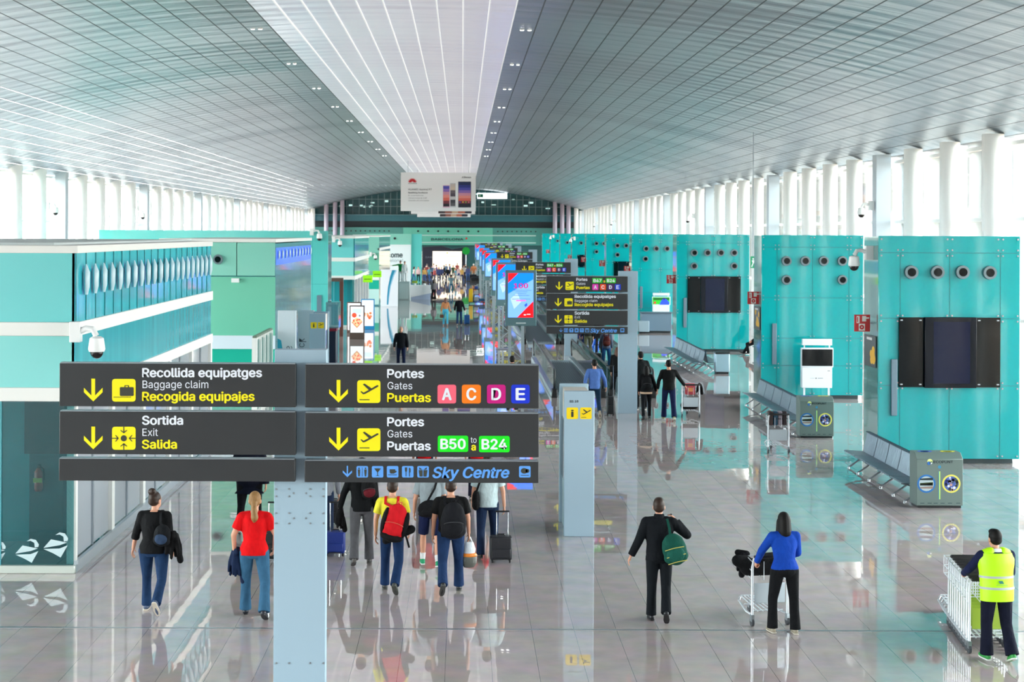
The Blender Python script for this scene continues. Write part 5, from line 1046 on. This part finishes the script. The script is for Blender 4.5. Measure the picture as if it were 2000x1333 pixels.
# hanging billboards
def billboard(Y, px, label, full=True, pic=None):
    x0, y0, x1, y1 = px; (a0, zt), (a1, zb) = A(x0, y0, Y), A(x1, y1, Y); t = thing('hanging_billboard', label, 'billboard', ((a0+a1)/2, Y, zb), 0, 'billboards hanging from the roof')
    MB().box(a0, a1, Y, Y+.3, zb, zt).build('panel', mat('billboard_white', (240, 244, 248), .5), t, .02, world=True)
    for x in (a0+.6, a1-.6): MB().cyl((x, Y+.15, zt), (x, Y+.15, zc(x)), .015, n=6).build('cable', steel, t, world=True)
    a = Art(Y); sx, sy = (x1-x0)/146, (y1-y0)/76; q = lambda x, y: (x0+(x-783)*sx, y0+(y-337)*sy)
    Rr = lambda c, xa, ya, xb, yb, l=1: a.rect(c, *q(xa, ya), *q(xb, yb), l)
    if full:
        cx, cy = 805.5, 357; a.begin('flower_emblem')
        for k in range(8):
            an = R(-72+k*144/7); L = 9.5; d = (math.sin(an), -math.cos(an)); n_ = (d[1]*-1, d[0])
            a.poly((214, 40, 52), [q(cx+d[0]*1.5, cy+d[1]*1.5), q(cx+d[0]*L*.62+n_[0]*1.5, cy+d[1]*L*.62+n_[1]*1.5), q(cx+d[0]*L, cy+d[1]*L), q(cx+d[0]*L*.62-n_[0]*1.5, cy+d[1]*L*.62-n_[1]*1.5)])
        a.end()
        a.text((70, 74, 84), 'HUAWEI', *[q(v, 0)[0] for v in (797.5, 814)], q(0, 357.4)[1], q(0, 359.4)[1], .02)
        for s_, xb, ya, yb, b in (('HUAWEI Ascend P7', 843, 368.5, 371.8, .02), ('Redefining Excellence', 835, 375, 378, .02), ('El smartphone', 827, 381, 383, 0), ('Cámara frontal de 8 MP', 834, 386, 388.2, 0), ('Conexión 4G ultrarrápida', 837.5, 390.8, 393, 0)): a.text((104, 112, 122), s_, q(797.5, 0)[0], q(xb, 0)[0], q(0, ya)[1], q(0, yb)[1], b)
        a.text((60, 66, 76), 'JCDecaux', q(902, 0)[0], q(920, 0)[0], q(0, 345)[1], q(0, 348)[1], .02)
        def phone(xa, ya, xb, yb, frame, bands):
            a.begin('phone_picture'); Rr(frame, xa, ya, xb, yb, 2); h = (yb-ya)
            for k, c in enumerate(bands): Rr(c, xa+.7, ya+h*(.03+.92*k/len(bands)), xb-.7, ya+h*(.03+.92*(k+1)/len(bands)), 3)
        sky = [(24, 40, 84), (40, 50, 130), (74, 78, 176), (140, 110, 190), (214, 150, 176), (236, 150, 140), (226, 110, 96), (120, 50, 66), (34, 30, 44)]
        phone(895, 355, 920, 405.5, (26, 36, 54), sky); phone(865, 362, 878.5, 406, (226, 190, 214), sky[2:]); phone(879, 358, 890, 405, (196, 204, 212), [(206, 196, 190), (214, 200, 186), (110, 100, 110), (84, 78, 92), (210, 210, 214), (60, 64, 74), (90, 92, 100)])
        a.end()
        for k, c in enumerate(((60, 90, 210), (250, 220, 60), (120, 200, 80), (230, 140, 160))): a.circ(c, *q(898.5+5.7*k, 395), 1.3, 4)
    else:
        for k, c in enumerate(((60, 50, 56), (150, 96, 84), (206, 176, 150), (190, 110, 90), (40, 36, 54))): Rr(c, 845+15*k, 402, 861+15*k, 411.5)
    a.finish(t, 'printing')
billboard(131, (783, 337, 929, 413), 'white billboard with a red flower emblem and phones, hanging from the roof'); billboard(150, (803, 352, 928, 418.5), 'second hanging billboard, its lower edge showing under the first', False); billboard(172, (815, 366, 919, 424.5), 'third hanging billboard, lowest edge showing under the others', False)
# cameras
m1 = A(150, 648, 25.5); dome((m1[0], 25.44, m1[1]), (1, -.2), 'large white dome camera on the corner of the left shop', 1.0)
Yp = podY[0]+.6; x, zz = A(1694, 494, Yp); dome((PX-.09, Yp, zz), (-1, -.1), 'white dome camera on an arm left of the nearest pod', 1.05)
def column_camera(px, py, label):
    s = 1 if px > 903 else -1; X = XR-.5 if s > 0 else XL+.5; i = round((F*abs(X)/abs(px-903)-47.8)/4.23); Y = 47.8+4.23*i; dome((X-s*.40, Y, A(px, py, Y)[1]), (-s, -.1), label, 1.1)
column_camera(1716, 402, 'white dome camera on a window column above the nearest pods')
for px, py, l in ((1360, 422, 'third dome camera along the right window wall'), (1212, 432, 'fourth dome camera along the right window wall'), (1172, 436, 'farthest dome camera along the right window wall'), (70, 402, 'dome camera before the left window columns'), (262, 414, 'farther dome camera before the left window columns')): column_camera(px, py, l)
for px, py, Y, d, l in ((609, 453, 73.6, 1, 'white dome camera at the top of the pale teal wall'), (652, 468, 91.85, 1, 'white dome camera on the farther banded shop'), (724, 497, 118.9, 1, 'small dome camera on the farther mint shop'), (1081, 462, podY[8]-.09, -1, 'small dome camera on the ninth pod'), (1122, 466, podY[6]-.09, -1, 'small dome camera on the seventh pod')):
    x, zz = A(px, py, Y); dome((x, Y, zz), (d, -.1), l, 1.0)
x = A(1478, 515, 66)[0]; Yx = 66; a0, zt = A(1466, 501, Yx); a1, zb = A(1475, 524, Yx); t = thing('exit_sign', 'green emergency exit sign between the second and third pods', 'sign', ((a0+a1)/2, Yx, zb)); MB().box(a0, a1+.15, Yx, Yx+.06, zb, zt).build('plate', flat((20, 130, 90), .3), t, world=True); a = Art(Yx); a.circ(WHT, 1471, 506, 1.6); a.poly(WHT, [(1468, 509), (1473, 508), (1475, 516), (1472, 514), (1469, 522), (1467, 521), (1470, 514)]); a.finish(t, 'running_figure')
MB().box((a0+a1)/2-.02, (a0+a1)/2+.02, Yx+.02, Yx+.04, zt, zc((a0+a1)/2)).build('rod', steel, t, world=True)
# ------------------------------------------------------------------ travellers in front
JEAN = (34, 66, 112); NAVY = (22, 32, 62); BLK = (22, 23, 27); CHAR = (40, 42, 48)
def at(px, py): return G(px, py)
X, Y = at(300, 1196); I = person('woman in a black top and blue jeans with her brown hair in a bun', X, Y, 1.80, R(-4), WALK_L, (14, 16, 20), 'mid', -.06, (24, 50, 84), .068, False, (70, 84, 110), (206, 196, 180), 'brown', 'bun', 1.2, True, hy=-25, lao=20, lfo=14, la=6, lf=16, ra=-8, rf=22, rao=10)
shoulder_bag(I, 'dark shoulder bag with a black jacket, worn by the woman with the bun', (22, 28, 34), (.17, -.19, .22), (.13, .08, .17), 1, 8, pocket=(44, 62, 88))
coat('black jacket hanging over the right arm of the woman with the bun', I['world'](I['g'](Vector((.30, -.06, .22)))), (12, 13, 16), .34, .12, seed=4)
X, Y = at(496, 1208); I = person('woman in a red t-shirt and jeans with a blond ponytail', X, Y, 1.83, R(2), STEP_L, (206, 6, 14), 'short', -.06, (50, 92, 122), .08, False, (24, 28, 40), (30, 30, 34), 'blond', 'tail', 1.12, True, lto=3, rto=7, rt=-4, rs=-30, la=-4, lf=6, lao=24, lfo=-2, ra=0, rf=30, rao=26, rfo=-8)
coat('dark blue jacket held in the left hand of the woman in red', I['lh']+Vector((0, 0, .1)), (20, 36, 66), .40, .11, seed=2)
X, Y = at(487, 1042); I = person('man in a long dark navy coat pulling a black suitcase, behind the woman in red', X, Y, 1.8, 0, STEP_R, (14, 22, 52), 'long', -.22, (20, 22, 30), .065, jacket=1, wide=1.3, rao=16, ra=-12, rf=-10, lao=18, la=20, lf=60)
Xs, Ysu = at(533, 1096); suitcase('black suitcase trailing beside the big sign post', Xs+.02, Ysu, (16, 17, 20), .36, .24, .56, 1.0)
X, Y = at(706, 1103); I = person('man in a black shirt and grey trousers carrying a dark jacket', X, Y, 1.79, R(4), STEP_R, (16, 19, 24), 'long', -.06, (82, 82, 86), .075, False, (70, 68, 66), (84, 82, 80), 'dark', 'short', 1.08, lao=24, lfo=14, la=4, lf=8, rt=4, rs=-2, lt=-8, ls=-28)
coat('dark crumpled jacket held low by the man in grey trousers', I['lh']+Vector((0, 0, .05)), (18, 18, 22), .30, .08, seed=7); backpack(I, 'dark bag with red marks on the back of the man in grey trousers', (22, 22, 26), (.13, .1, .2), (.12, -.2, .34), -8, pocket=(100, 24, 34))
X, Y = at(765, 1156); I = person('man in a yellow t-shirt and blue jeans with a red pack', X, Y, 1.77, R(-3), WALK_L, (238, 220, 60), 'short', -.07, (20, 46, 84), .07, False, (58, 60, 58), (74, 76, 70), 'brown', 'short', 1.02, lao=14, la=-6, lf=2, lfo=2, rt=-6, rs=-42, rso=-5)
t = backpack(I, 'red and black backpack hanging low on the man in yellow', (200, 22, 32), (.185, .12, .30), (.07, -.22, .19), 14, pocket=(206, 24, 34), trim=(206, 90, 70))
for sd, nm in ((-1, 'side_panel'), (1, 'side_panel')):
    m = MB().ell((sd*.165, .01, -.02), (.055, .11, .22)); m.v = [tuple(Matrix.Rotation(R(14), 3, 'Y') @ Vector(v)) for v in m.v]; link(nm, vox(m, .013, 2), fabric((26, 24, 28)), t)
m = MB().ell((0, -.01, -.24), (.19, .135, .08)); m.v = [tuple(Matrix.Rotation(R(14), 3, 'Y') @ Vector(v)) for v in m.v]; link('base_panel', vox(m, .013, 2), fabric((26, 24, 28)), t)
x_ = I['world'](I['g'](Vector((.12, -.16, -.02)))); t = thing('tripod_bag', 'black tripod bag strapped under the red backpack', 'bag', x_, 0); m = MB().cap((-.2, 0, -.08), (.2, 0, .1), .06, .07); link('shell', vox(m, .013, 1), fabric((24, 24, 28)), t); strap(t, [(.1, -.06, .06), (.14, -.07, -.06), (.17, -.04, -.18)], .03, fabric((24, 24, 28)))
X, Y = at(840, 1109); I = person('man in a grey t-shirt and dark blue shorts with green trainers', X, Y, 1.76, R(2), STEP_L, (142, 154, 160), 'short', -.06, (16, 26, 62), .09, True, (20, 150, 100), (226, 232, 230), 'brown', 'short', 1.06, la=4, lf=14, lao=14, rt=-8, rs=-20)
shoulder_bag(I, 'large black messenger bag across the back of the man in shorts', (22, 24, 30), (-.02, -.17, .06), (.2, .08, .15), -1, -8, cross=True)
for sd in 'lr':
    j = I['J'][sd]; t_ = MB().cyl(I['g'](j['a']-Vector((0, 0, .01))), I['g'](j['a']*.72+j['k']*.28), .044, .052, 14); link('sock', vox(t_, .012, 2), fabric((228, 230, 232)), I['root'])
X, Y = at(880, 1157); I = person('man in a black t-shirt and blue jeans with a black backpack', X, Y, 1.80, R(3), WALK_R, (16, 17, 20), 'short', -.06, (26, 50, 88), .075, False, (40, 42, 44), (70, 72, 70), 'brown', 'short', 1.16, lao=12, la=2, lf=6, rao=14, ra=6, rf=14, lt=-6, ls=-46)
backpack(I, 'plain black backpack on the man in the black t-shirt', (34, 36, 44), (.195, .125, .31), (.03, -.22, .2))
p = I['rh']; t = thing('carrier_bag', 'white and orange plastic bag in the hand of the man with the black backpack', 'bag', (p.x+.03, p.y, p.z), R(8))
def bagpart(z0, z1, w0, w1, nm, c):
    m = MB().loft([((0, 0, z0), w0*.8, w0*.4), ((.01, 0, z0+(z1-z0)*.4), (w0+w1)/2*1.05, (w0+w1)/4*1.1), ((0, 0, z1), w1, w1*.5)], 16); link(nm, vox(m, .013, 2), mat('plastic_%d_%d_%d' % c, c, .25, bump=.8, bscale=(14, 14, 9)), t)
bagpart(-.46, -.28, .10, .13, 'grey_bottom', (96, 98, 92)); bagpart(-.30, -.23, .13, .12, 'orange_stripe', (240, 140, 50)); bagpart(-.25, -.05, .12, .07, 'white_top', (226, 234, 240)); MB().tube([(-.05, 0, -.06), (-.02, 0, .02), (.02, 0, .02), (.05, 0, -.06)], .012).build('handle', flat((226, 234, 240)), t)
X, Y = at(952, 1092); I = person('man in a pale t-shirt and jeans pulling a black suitcase', X, Y, 1.78, R(2), STEP_R, (190, 210, 214), 'short', -.06, (24, 42, 72), .068, False, (40, 42, 40), (60, 60, 60), 'brown', 'short', 1.06, rao=16, ra=-6, rf=-8, lao=10, la=6, lf=30, lt=-5, ls=-16)
shoulder_bag(I, 'slim black shoulder bag of the man in the pale t-shirt', (26, 24, 28), (-.21, -.08, .06), (.07, .1, .18), -1)
Xs, Ysu = at(978, 1098); suitcase('black soft suitcase on wheels pulled by the man in the pale t-shirt', Xs, Ysu, (26, 27, 34), .38, .24, .45, .86, R(2), 0, hx=.03)
X, Y = at(632, 1062); I = person('man in grey sleeves hidden behind the big sign post', X, Y, 1.76, 0, STAND, (128, 132, 140), 'long', -.06, (26, 40, 66), .065, rao=14, ra=-4, rf=14)
Xs, Ysu = at(655, 1085); suitcase('blue suitcase with a tall handle just right of the big sign post', Xs, Ysu, (12, 44, 128), .34, .26, .42, .92); Xs, Ysu = at(652, 1026); suitcase('narrow black suitcase behind the blue suitcase', Xs, Ysu, (20, 18, 20), .2, .2, .48, .9)
for px, l in ((829, 'left'), (931, 'right')):
    X, Y = at(px, 977); person('person in a red shirt mostly hidden by the big sign board, %s one of two' % l, X, Y, 1.74, 0, STEP_L if l == 'left' else STEP_R, (206, 14, 20), 'short', -.06, (40, 40, 60), far=1)
X, Y = at(1287, 1212); I = person('man in a dark jacket and cargo trousers holding a phone to his ear', X, Y, 1.78, R(-2), dict(lt=4, ls=-2, rt=-3, rs=-40, lto=1, rto=0, rso=-3), (12, 20, 30), 'long', -.07, (16, 26, 36), .07, False, (18, 22, 28), (24, 24, 26), 'brown', 'short', 1.06, jacket=.6, lao=22, lfo=26, la=-4, lf=4, rao=50, ra=4, rf=178, rfo=-38, hy=-6, collar=True)
shoulder_bag(I, 'dark green shoulder bag with yellow piping worn by the man on the phone', (14, 74, 62), (.20, -.22, .12), (.18, .11, .24), 1, -14, cross=False, trim=(190, 180, 90), pocket=(22, 84, 72))
p = I['rh']; t = thing('mobile_phone', 'mobile phone at the ear of the man with the green bag', 'phone', p); MB().box(-.008, .008, -.03, .03, -.06, .06).build('case', dark, t, .004); MB().box(-.01, -.008, -.025, .025, -.05, .05).build('display', black, t)
X, Y = at(1532, 1237); I = person('woman in a blue sweater and black trousers pushing a trolley', X, Y, 1.71, R(6), STAND, (10, 62, 160), 'long', .0, (12, 16, 22), .074, False, (150, 142, 124), (190, 184, 170), 'dark', 'long', 1.12, True, lt=6, ls=-2, lto=8, rto=4, rt=-3, rs=-6, la=26, lf=38, lao=26, lfo=6, ra=18, rf=62, rao=12, rfo=-30, curl=1)
Xt, Yt = at(1506, 1226); trolley('luggage trolley loaded with a black bag, pushed by the woman in blue', Xt, Yt+.1, R(10))
t = thing('travel_bag', 'black travel bag piled on the trolley of the woman in blue', 'bag', (Xt-.08, Yt+.36, .7), R(10)); m = MB().cap((-.2, .0, .1), (.22, 0, .1), .13, .13).cap((-.24, .02, .16), (-.36, .0, .2), .12, .09).cap((0, .0, .2), (.2, .05, .2), .1, .1); link('shell', vox(m, .013, 3), fabric((20, 22, 28)), t); MB().tube([(-.1, -.12, .18), (-.05, -.14, .3), (.1, -.14, .3), (.15, -.12, .18)], .012).build('handle', fabric((20, 22, 28)), t)
coat('black jacket draped over the front of the trolley basket', Vector((Xt-.34, Yt+.42, .98)), (16, 18, 26), .3, .12, rz=R(70), seed=9)
X, Y = at(1946, 1292); I = person('trolley attendant in a yellow high visibility vest and navy trousers', X, Y, 1.72, R(4), STEP_L, (18, 26, 60), 'long', -.05, (14, 22, 56), .085, False, (40, 140, 60), (200, 206, 200), 'dark', 'short', 1.16, la=34, lf=64, lao=24, lfo=-4, ra=20, rf=64, rao=12, rfo=-40, lt=4, ls=-4, rt=-2, rs=-26, curl=.9, hy=6)
r_ = I['rings']; g_ = I['g']; T_ = I['T']; W_ = I['W']
def shell(z0, z1, inf, nm, c, par, em=0):
    import bisect
    zs = [q[0] for q in r_]; rr = []
    for k in range(9):
        zz = z0+(z1-z0)*k/8; i = min(max(bisect.bisect(zs, zz)-1, 0), len(zs)-2); f = min(1, max(0, (zz-zs[i])/(zs[i+1]-zs[i]))); q = [r_[i][n]+(r_[i+1][n]-r_[i][n])*f for n in range(4)]
        q[1] = max(q[1], .158); q[2] = max(q[2], .108) if zz < .47 else q[2]; rr.append(((0, q[3], zz), (q[1]+inf)*W_, (q[2]+inf)*(.5+.5*W_)))
    m = MB().loft(rr, 32, T_); m.v = [tuple(g_(v)) for v in m.v]; return m.build(nm, mat('vest_%s' % nm, c, .5, em=em, bump=.3 if nm == 'high_visibility_vest' else 0, bscale=(7, 7, 5)), par)
v_ = shell(-.13, .52, .042, 'high_visibility_vest', (176, 236, 0), I['root'], .05); 
for sd in (-1, 1):
    m = MB().cap(g_(T_ @ Vector((sd*.09, -.02, .525))), g_(T_ @ Vector((sd*.155, -.0, .49))), .075, .08); link('vest_shoulder', vox(m, .012, 2), MATS['vest_high_visibility_vest'], v_)
shell(.185, .215, .048, 'reflective_band', (170, 176, 184), v_); shell(.035, .065, .048, 'reflective_band', (170, 176, 184), v_)
link('collar', vox(MB().cyl(g_(Vector((0, .02, .525))), g_(Vector((0, .03, .575))), .088, .074, 18), .011, 2), mat('collar_white', (226, 230, 236), .6), I['root'])
def on_back(x, zz): v = T_ @ Vector((x, -.108*(.5+.5*W_)-.068, zz)); return g_(v)
m = MB()
for dx in (-.03, .0): m.add([on_back(dx-.02, .16), on_back(dx+.0, .12), on_back(dx+.03, .12), on_back(dx+.01, .16)], [(0, 1, 2, 3)])
m.add([on_back(-.08, .1), on_back(.08, .1), on_back(.08, .105), on_back(-.08, .105)], [(0, 1, 2, 3)]); m.build('printed_mark', flat((20, 110, 100)), v_)
xa, ya = at(1893, 1277); xb, yb = at(1853, 1222)
tr = None
for k in range(10):
    f = k/9; lab = ['trolley nearest the attendant in the nested row', 'second trolley in the nested row, counted from the attendant', 'third trolley in the nested row, counted from the attendant', 'fourth trolley in the nested row, counted from the attendant', 'fifth trolley in the nested row, counted from the attendant', 'sixth trolley in the nested row, counted from the attendant', 'seventh trolley in the nested row, counted from the attendant', 'eighth trolley in the nested row, counted from the attendant', 'ninth trolley in the nested row, counted from the attendant', 'farthest trolley in the nested row, counted from the attendant'][k]
    p = (xa+.27+(xb-xa)*f, ya+(yb-ya)*f, 0)
    if tr is None: tr = trolley(lab, p[0], p[1], 0, 'nested trolleys pushed by the attendant', mat('panel_green', (150, 178, 60), .4))
    else: dup(tr, p, 0, lab)
# ------------------------------------------------------------------ travellers in the middle distance
X, Y = at(1262, 820); I = person('woman in a black jacket holding hands with the man at the trolley', X, Y, 1.62, 0, STEP_R, (20, 24, 30), 'long', -.03, (16, 22, 32), .05, False, (24, 34, 44), (40, 40, 44), 'dark', 'long', 1.02, True, jacket=.6, far=1, rao=24, rfo=14, ra=2, rf=4); backpack(I, 'black backpack on the woman holding hands', (24, 28, 32), (.15, .09, .22), (0, -.19, .25))
MB().loft([(I['g'](Vector((0, 0, -.09))), .185, .135), (I['g'](Vector((0, 0, -.03))), .187, .137)], 24).build('beige_hem', fabric((206, 176, 150)), I['root'])
X, Y = at(1306, 822); I = person('man in a black sweater holding a woman by the hand and a trolley', X, Y, 1.82, 0, STEP_L, (12, 15, 18), 'long', -.06, (14, 26, 62), .078, False, (150, 150, 110), (210, 210, 200), 'dark', 'short', 1.06, far=1, lao=22, lfo=6, la=0, lf=6, rao=34, rfo=36, ra=16, rf=20, collar=False)
Xt, Yt = at(1349, 816); trolley('luggage trolley with a red bag, pushed by the man in the black sweater', Xt, Yt, 0)
t = thing('pink_bag', 'red and pink bag in the basket of the middle trolley', 'bag', (Xt, Yt+.16, .7)); m = MB().box(-.15, .15, -.1, .1, 0, .34); link('shell', vox(m, .02, 4), fabric((190, 80, 90)), t); MB().box(-.07, .07, -.125, -.1, .1, .22).build('pocket', flat((230, 150, 90)), t)
coat('black jacket hanging off the right side of the middle trolley', Vector((Xt+.3, Yt+.15, 1.0)), (14, 15, 18), .24, .08, seed=12)
t = thing('holdall', 'black holdall on the tray of the middle trolley', 'bag', (Xt, Yt+.3, .22)); link('shell', vox(MB().cap((-.16, 0, .12), (.16, 0, .12), .12), .02, 2), fabric((14, 16, 18)), t); MB().tube([(-.1, 0, .23), (0, 0, .3), (.1, 0, .23)], .012).build('handle', dark, t)
Xt, Yt = at(1520, 886); trolley('empty luggage trolley parked beside the second recycling bin', Xt, Yt, R(2))
for k, (c, l) in enumerate((((50, 30, 30), 'brown'), ((20, 70, 96), 'blue'), ((150, 140, 150), 'grey'), ((40, 24, 30), 'maroon'))):
    t = thing('magazine_bundle', '%s bundle lying in the basket of the parked trolley' % l, 'bundle', (Xt-.18+.12*k, Yt+.16, .72)); MB().box(-.055, .055, -.12, .12, 0, .36).build('stack', mat('bundle_%s' % l, c, .5), t, .02); MB().box(-.058, .058, -.123, .123, .16, .18).build('binding', dark, t)
X, Y = at(1252, 800); person('man in a dark jacket standing just right of the walkway sign post', X, Y, 2.0 if False else 1.86, R(10), STAND, (22, 30, 34), 'long', -.07, (14, 18, 26), .06, jacket=.6, far=1, rao=22, rf=70, ra=10, rfo=-20)
X, Y = at(1161, 816); I = person('man in a light blue sweater walking on to the moving walkway', X, Y, 1.80, 0, WALK_L, (86, 122, 190), 'long', -.06, (20, 48, 72), .062, False, (40, 36, 36), (200, 190, 170), 'dark', 'short', 1.02, far=1, lao=20, rao=26, ra=0, rf=16, rfo=10)
Xs, Ysu = at(1192, 812); suitcase('slim black suitcase with tall silver handles by the man in light blue', Xs, Ysu, (18, 24, 28), .22, .3, .6, 1.55)
X, Y = at(1206, 778); person('person in a long dark coat half hidden by the walkway sign post', X, Y, 1.74, 0, STEP_L, (24, 28, 32), 'long', -.2, (20, 24, 34), .055, hair='auburn', hstyle='long', fem=True, jacket=1, far=1)
X, Y = at(1184, 724); I = person('man with a dark red backpack on the right walkway', X, Y, 1.74, 0, STAND, (72, 84, 104), 'long', -.06, (40, 86, 140), .07, far=1, lto=5, rto=5, lao=16, z=.04); backpack(I, 'dark red backpack on the man on the right walkway', (70, 24, 24), (.15, .09, .23), (0, -.19, .25), pocket=(90, 40, 34))
Xs, Ysu = at(1166, 718); suitcase('black suitcase beside the man with the dark red backpack', Xs, Ysu, (18, 20, 26), .34, .24, .6, .95)
for k, (px, py, t_, l_, lab) in enumerate(((1122, 694, (50, 34, 60), (40, 50, 90), 'person in a plum top behind the walkway sign, leftmost of the group'), (1134, 690, (20, 30, 60), (24, 40, 86), 'person in navy behind the walkway sign, second from left'), (1148, 696, (40, 44, 36), (70, 74, 56), 'person in olive trousers behind the walkway sign'), (1158, 688, (24, 26, 30), (26, 28, 36), 'person in black behind the walkway sign'), (1170, 692, (22, 24, 30), (34, 36, 44), 'person in dark grey behind the walkway sign, rightmost of the group'))):
    X, Y = at(px, py); person(lab, X, Y, 1.74, R(random.uniform(-20, 20)), random.choice((STAND, STEP_L, STEP_R)), t_, 'long', -.04, l_, far=2)
X, Y = at(1163, 688); t = thing('carrier_bag', 'bright blue plastic bag carried behind the walkway sign', 'bag', (X, Y-.3, 0)); link('shell', vox(MB().loft([((0, 0, 0), .1, .06), ((0, 0, .3), .2, .1), ((0, 0, .65), .1, .05)], 16), .025, 2), mat('plastic_blue', (30, 110, 236), .3), t); MB().tube([(-.05, 0, .62), (0, 0, .75), (.05, 0, .62)], .012).build('handle', MATS['plastic_blue'], t)
X, Y = at(1000, 806); person('dark haired man in black whose head shows above the right sign board', X, Y, 1.77, 0, STEP_L, (20, 20, 24), 'long', -.04, (24, 26, 34), far=1, jacket=.4)
X, Y = at(783, 722); I = person('bald man in a dark jacket walking toward the viewer', X, Y, 1.76, R(180), dict(lt=6, ls=0, rt=-6, rs=-20, la=-6, lf=4, ra=8, rf=16), (24, 30, 42), 'long', -.06, (20, 34, 66), .066, False, (20, 20, 24), (30, 30, 30), 'grey', 'bald', 1.06, jacket=.5, far=1, faced=True, lao=14, rao=14)
X, Y = at(870, 637); I = person('woman in an orange top and turquoise trousers walking away', X, Y, 1.7, 0, STEP_L, (186, 126, 84), 'long', .04, (70, 170, 200), .06, shorts=1.25 if False else False, shoes=(150, 80, 60), hair='auburn', hstyle='long', fem=True, far=1, lao=16, rao=14)
p = I['lh']; t = thing('handbag', 'brown handbag in the hand of the woman in orange', 'bag', (p.x, p.y, p.z-.3)); MB().box(-.12, .12, -.06, .06, 0, .2).build('shell', mat('leather_brown', (90, 60, 40), .5), t, .03); MB().tube([(-.08, 0, .2), (0, 0, .32), (.08, 0, .2)], .012).build('handle', MATS['leather_brown'], t)
X, Y = at(897, 636); person('man in a dark blazer beside the woman in orange', X, Y, 1.74, 0, STEP_R, (24, 28, 40), 'long', -.1, (30, 60, 100), .066, hair='grey', far=1, jacket=.6, lao=18, rao=18, rfo=16)
Xs, Ysu = at(912, 635); suitcase('blue suitcase pulled beside the man in the blazer', Xs, Ysu, (20, 84, 150), .34, .24, .62, 1.0)
X, Y = at(847, 586); person('person in grey with a long dark skirt walking near the white counter', X, Y, 1.72, 0, STAND, (120, 116, 120), 'long', -.06, (34, 34, 40), .12, far=2, hair='brown', fem=True, hstyle='long'); X, Y = at(881, 574); person('man in a grey green shirt walking up the middle of the hall', X, Y, 1.76, 0, STEP_R, (90, 116, 124), 'short', -.07, (34, 84, 110), far=2, skin=SKIN2)
X, Y = at(690, 604); person('waiter in a white shirt inside the cafe doorway', X-.3, Y+2, 1.72, R(200), STAND, (230, 232, 236), 'long', -.06, (20, 22, 26), far=2)
X, Y = at(1466, 694); I = person('person in black sitting on the end of a seat row by the second pod', X+.25, Y, 1.72, R(75), dict(lt=78, ls=-8, rt=66, rs=28, la=10, lf=50, ra=10, rf=50, lean=-6, lfoot=0, rfoot=20), (20, 22, 26), 'long', -.06, (20, 24, 34), .07, far=1)
t = thing('stool_bench', 'steel bench under the person sitting by the second pod', 'bench', (X+.45, Y, 0)); MB().box(-.3, .6, -.6, .4, .36, .42).build('seat', tray_m, t, .01)
for x, y in ((-.2, -.5), (.5, -.5), (-.2, .3), (.5, .3)): MB().cyl((x, y, 0), (x, y, .36), .025).build('leg', steel, t)
# the two cut-out figures on the pedestal and the draped figure by the screens
t1 = person('cut-out figure in white standing on the grey pedestal', ped_x+.05, 130.5, 1.72, R(180), STAND, (236, 240, 242), 'long', -.2, (236, 238, 240), .08, far=2, z=ped_z, cat='figure')['root']; t1.name = 'display_figure'
t1 = person('cut-out figure in green reaching sideways on the grey pedestal', ped_x-.32, 130.8, 1.76, R(180), dict(STAND, rao=80, rfo=84), (10, 150, 70), 'long', -.1, (230, 234, 236), .08, far=2, z=ped_z, cat='figure')['root']; t1.name = 'display_figure'
X, Y = A(925, 540, 188)[0], 188; t1 = person('figure in an orange cape with a white hood beside the far screens', X, Y, 1.9, R(180), dict(STAND, lao=24, rao=24), (206, 130, 84), 'long', -.2, (200, 170, 150), .07, far=2, z=.5 if False else 0, hat=(226, 226, 224), wide=1.3)['root']
# ------------------------------------------------------------------ the far crowd
pal = [((30, 32, 40), 'black'), ((60, 70, 110), 'dark blue'), ((196, 190, 186), 'pale grey'), ((150, 70, 70), 'rust red'), ((90, 120, 150), 'grey blue'), ((200, 160, 90), 'mustard'), ((110, 80, 120), 'purple'), ((60, 90, 60), 'dark green'), ((220, 190, 190), 'pale pink'), ((80, 140, 160), 'teal')]
lp = [((30, 40, 80), 'navy'), ((26, 26, 32), 'black'), ((60, 90, 140), 'blue'), ((120, 116, 110), 'grey')]
crowd = [(795, 547, 0, 1), (799.5, 544, 6, 0), (808, 551, 2, 2), (817, 552, 8, 1), (812, 545, 7, 0), (823, 547, 0, 3), (829, 551, 5, 2), (834, 546, 3, 1), (838.5, 552, 9, 2), (843, 546, 4, 1), (848, 553, 3, 0), (853, 545, 6, 3), (857, 552, 1, 0), (862, 549, 1, 0), (868, 547, 0, 1), (874, 550, 0, 0), (879, 544, 1, 1), (885, 546, 7, 3), (890, 554, 9, 3), (896, 548, 8, 2), (902, 551, 5, 0), (906, 546, 2, 1), (914, 550, 1, 2), (833, 541, 2, 0), (846, 541, 8, 2), (871, 542, 4, 0), (893, 541, 3, 1), (908, 541, 0, 2)]
side_w = ['far left', 'left', 'middle', 'right', 'far right']
for k, (px, py, ti, li) in enumerate(crowd):
    X, Y = at(px, py); tc_, tn = pal[ti]; lc, ln = lp[li]
    near = 'counter' if px < 842 else ('lit window' if px < 904 else 'far screens'); row = 'front' if py > 549 else ('middle' if py > 543 else 'back')
    person('person in %s with %s legs, %s row of far crowd, %s the %s' % (tn, ln, row, 'behind' if near == 'counter' else ('before' if near == 'lit window' else 'beside'), near), X, Y, random.uniform(1.62, 1.8), random.choice((0, R(180), R(90), R(-60), R(150))), random.choice((STAND, STEP_L, STEP_R)), tc_, random.choice(('long', 'short')), -.03, lc,
           hair=random.choice(('dark', 'brown', 'blond', 'grey')), far=2, fem=k % 2 == 0, hstyle=random.choice(('short', 'long')) if k % 2 == 0 else 'short', group='travellers gathered at the far end')
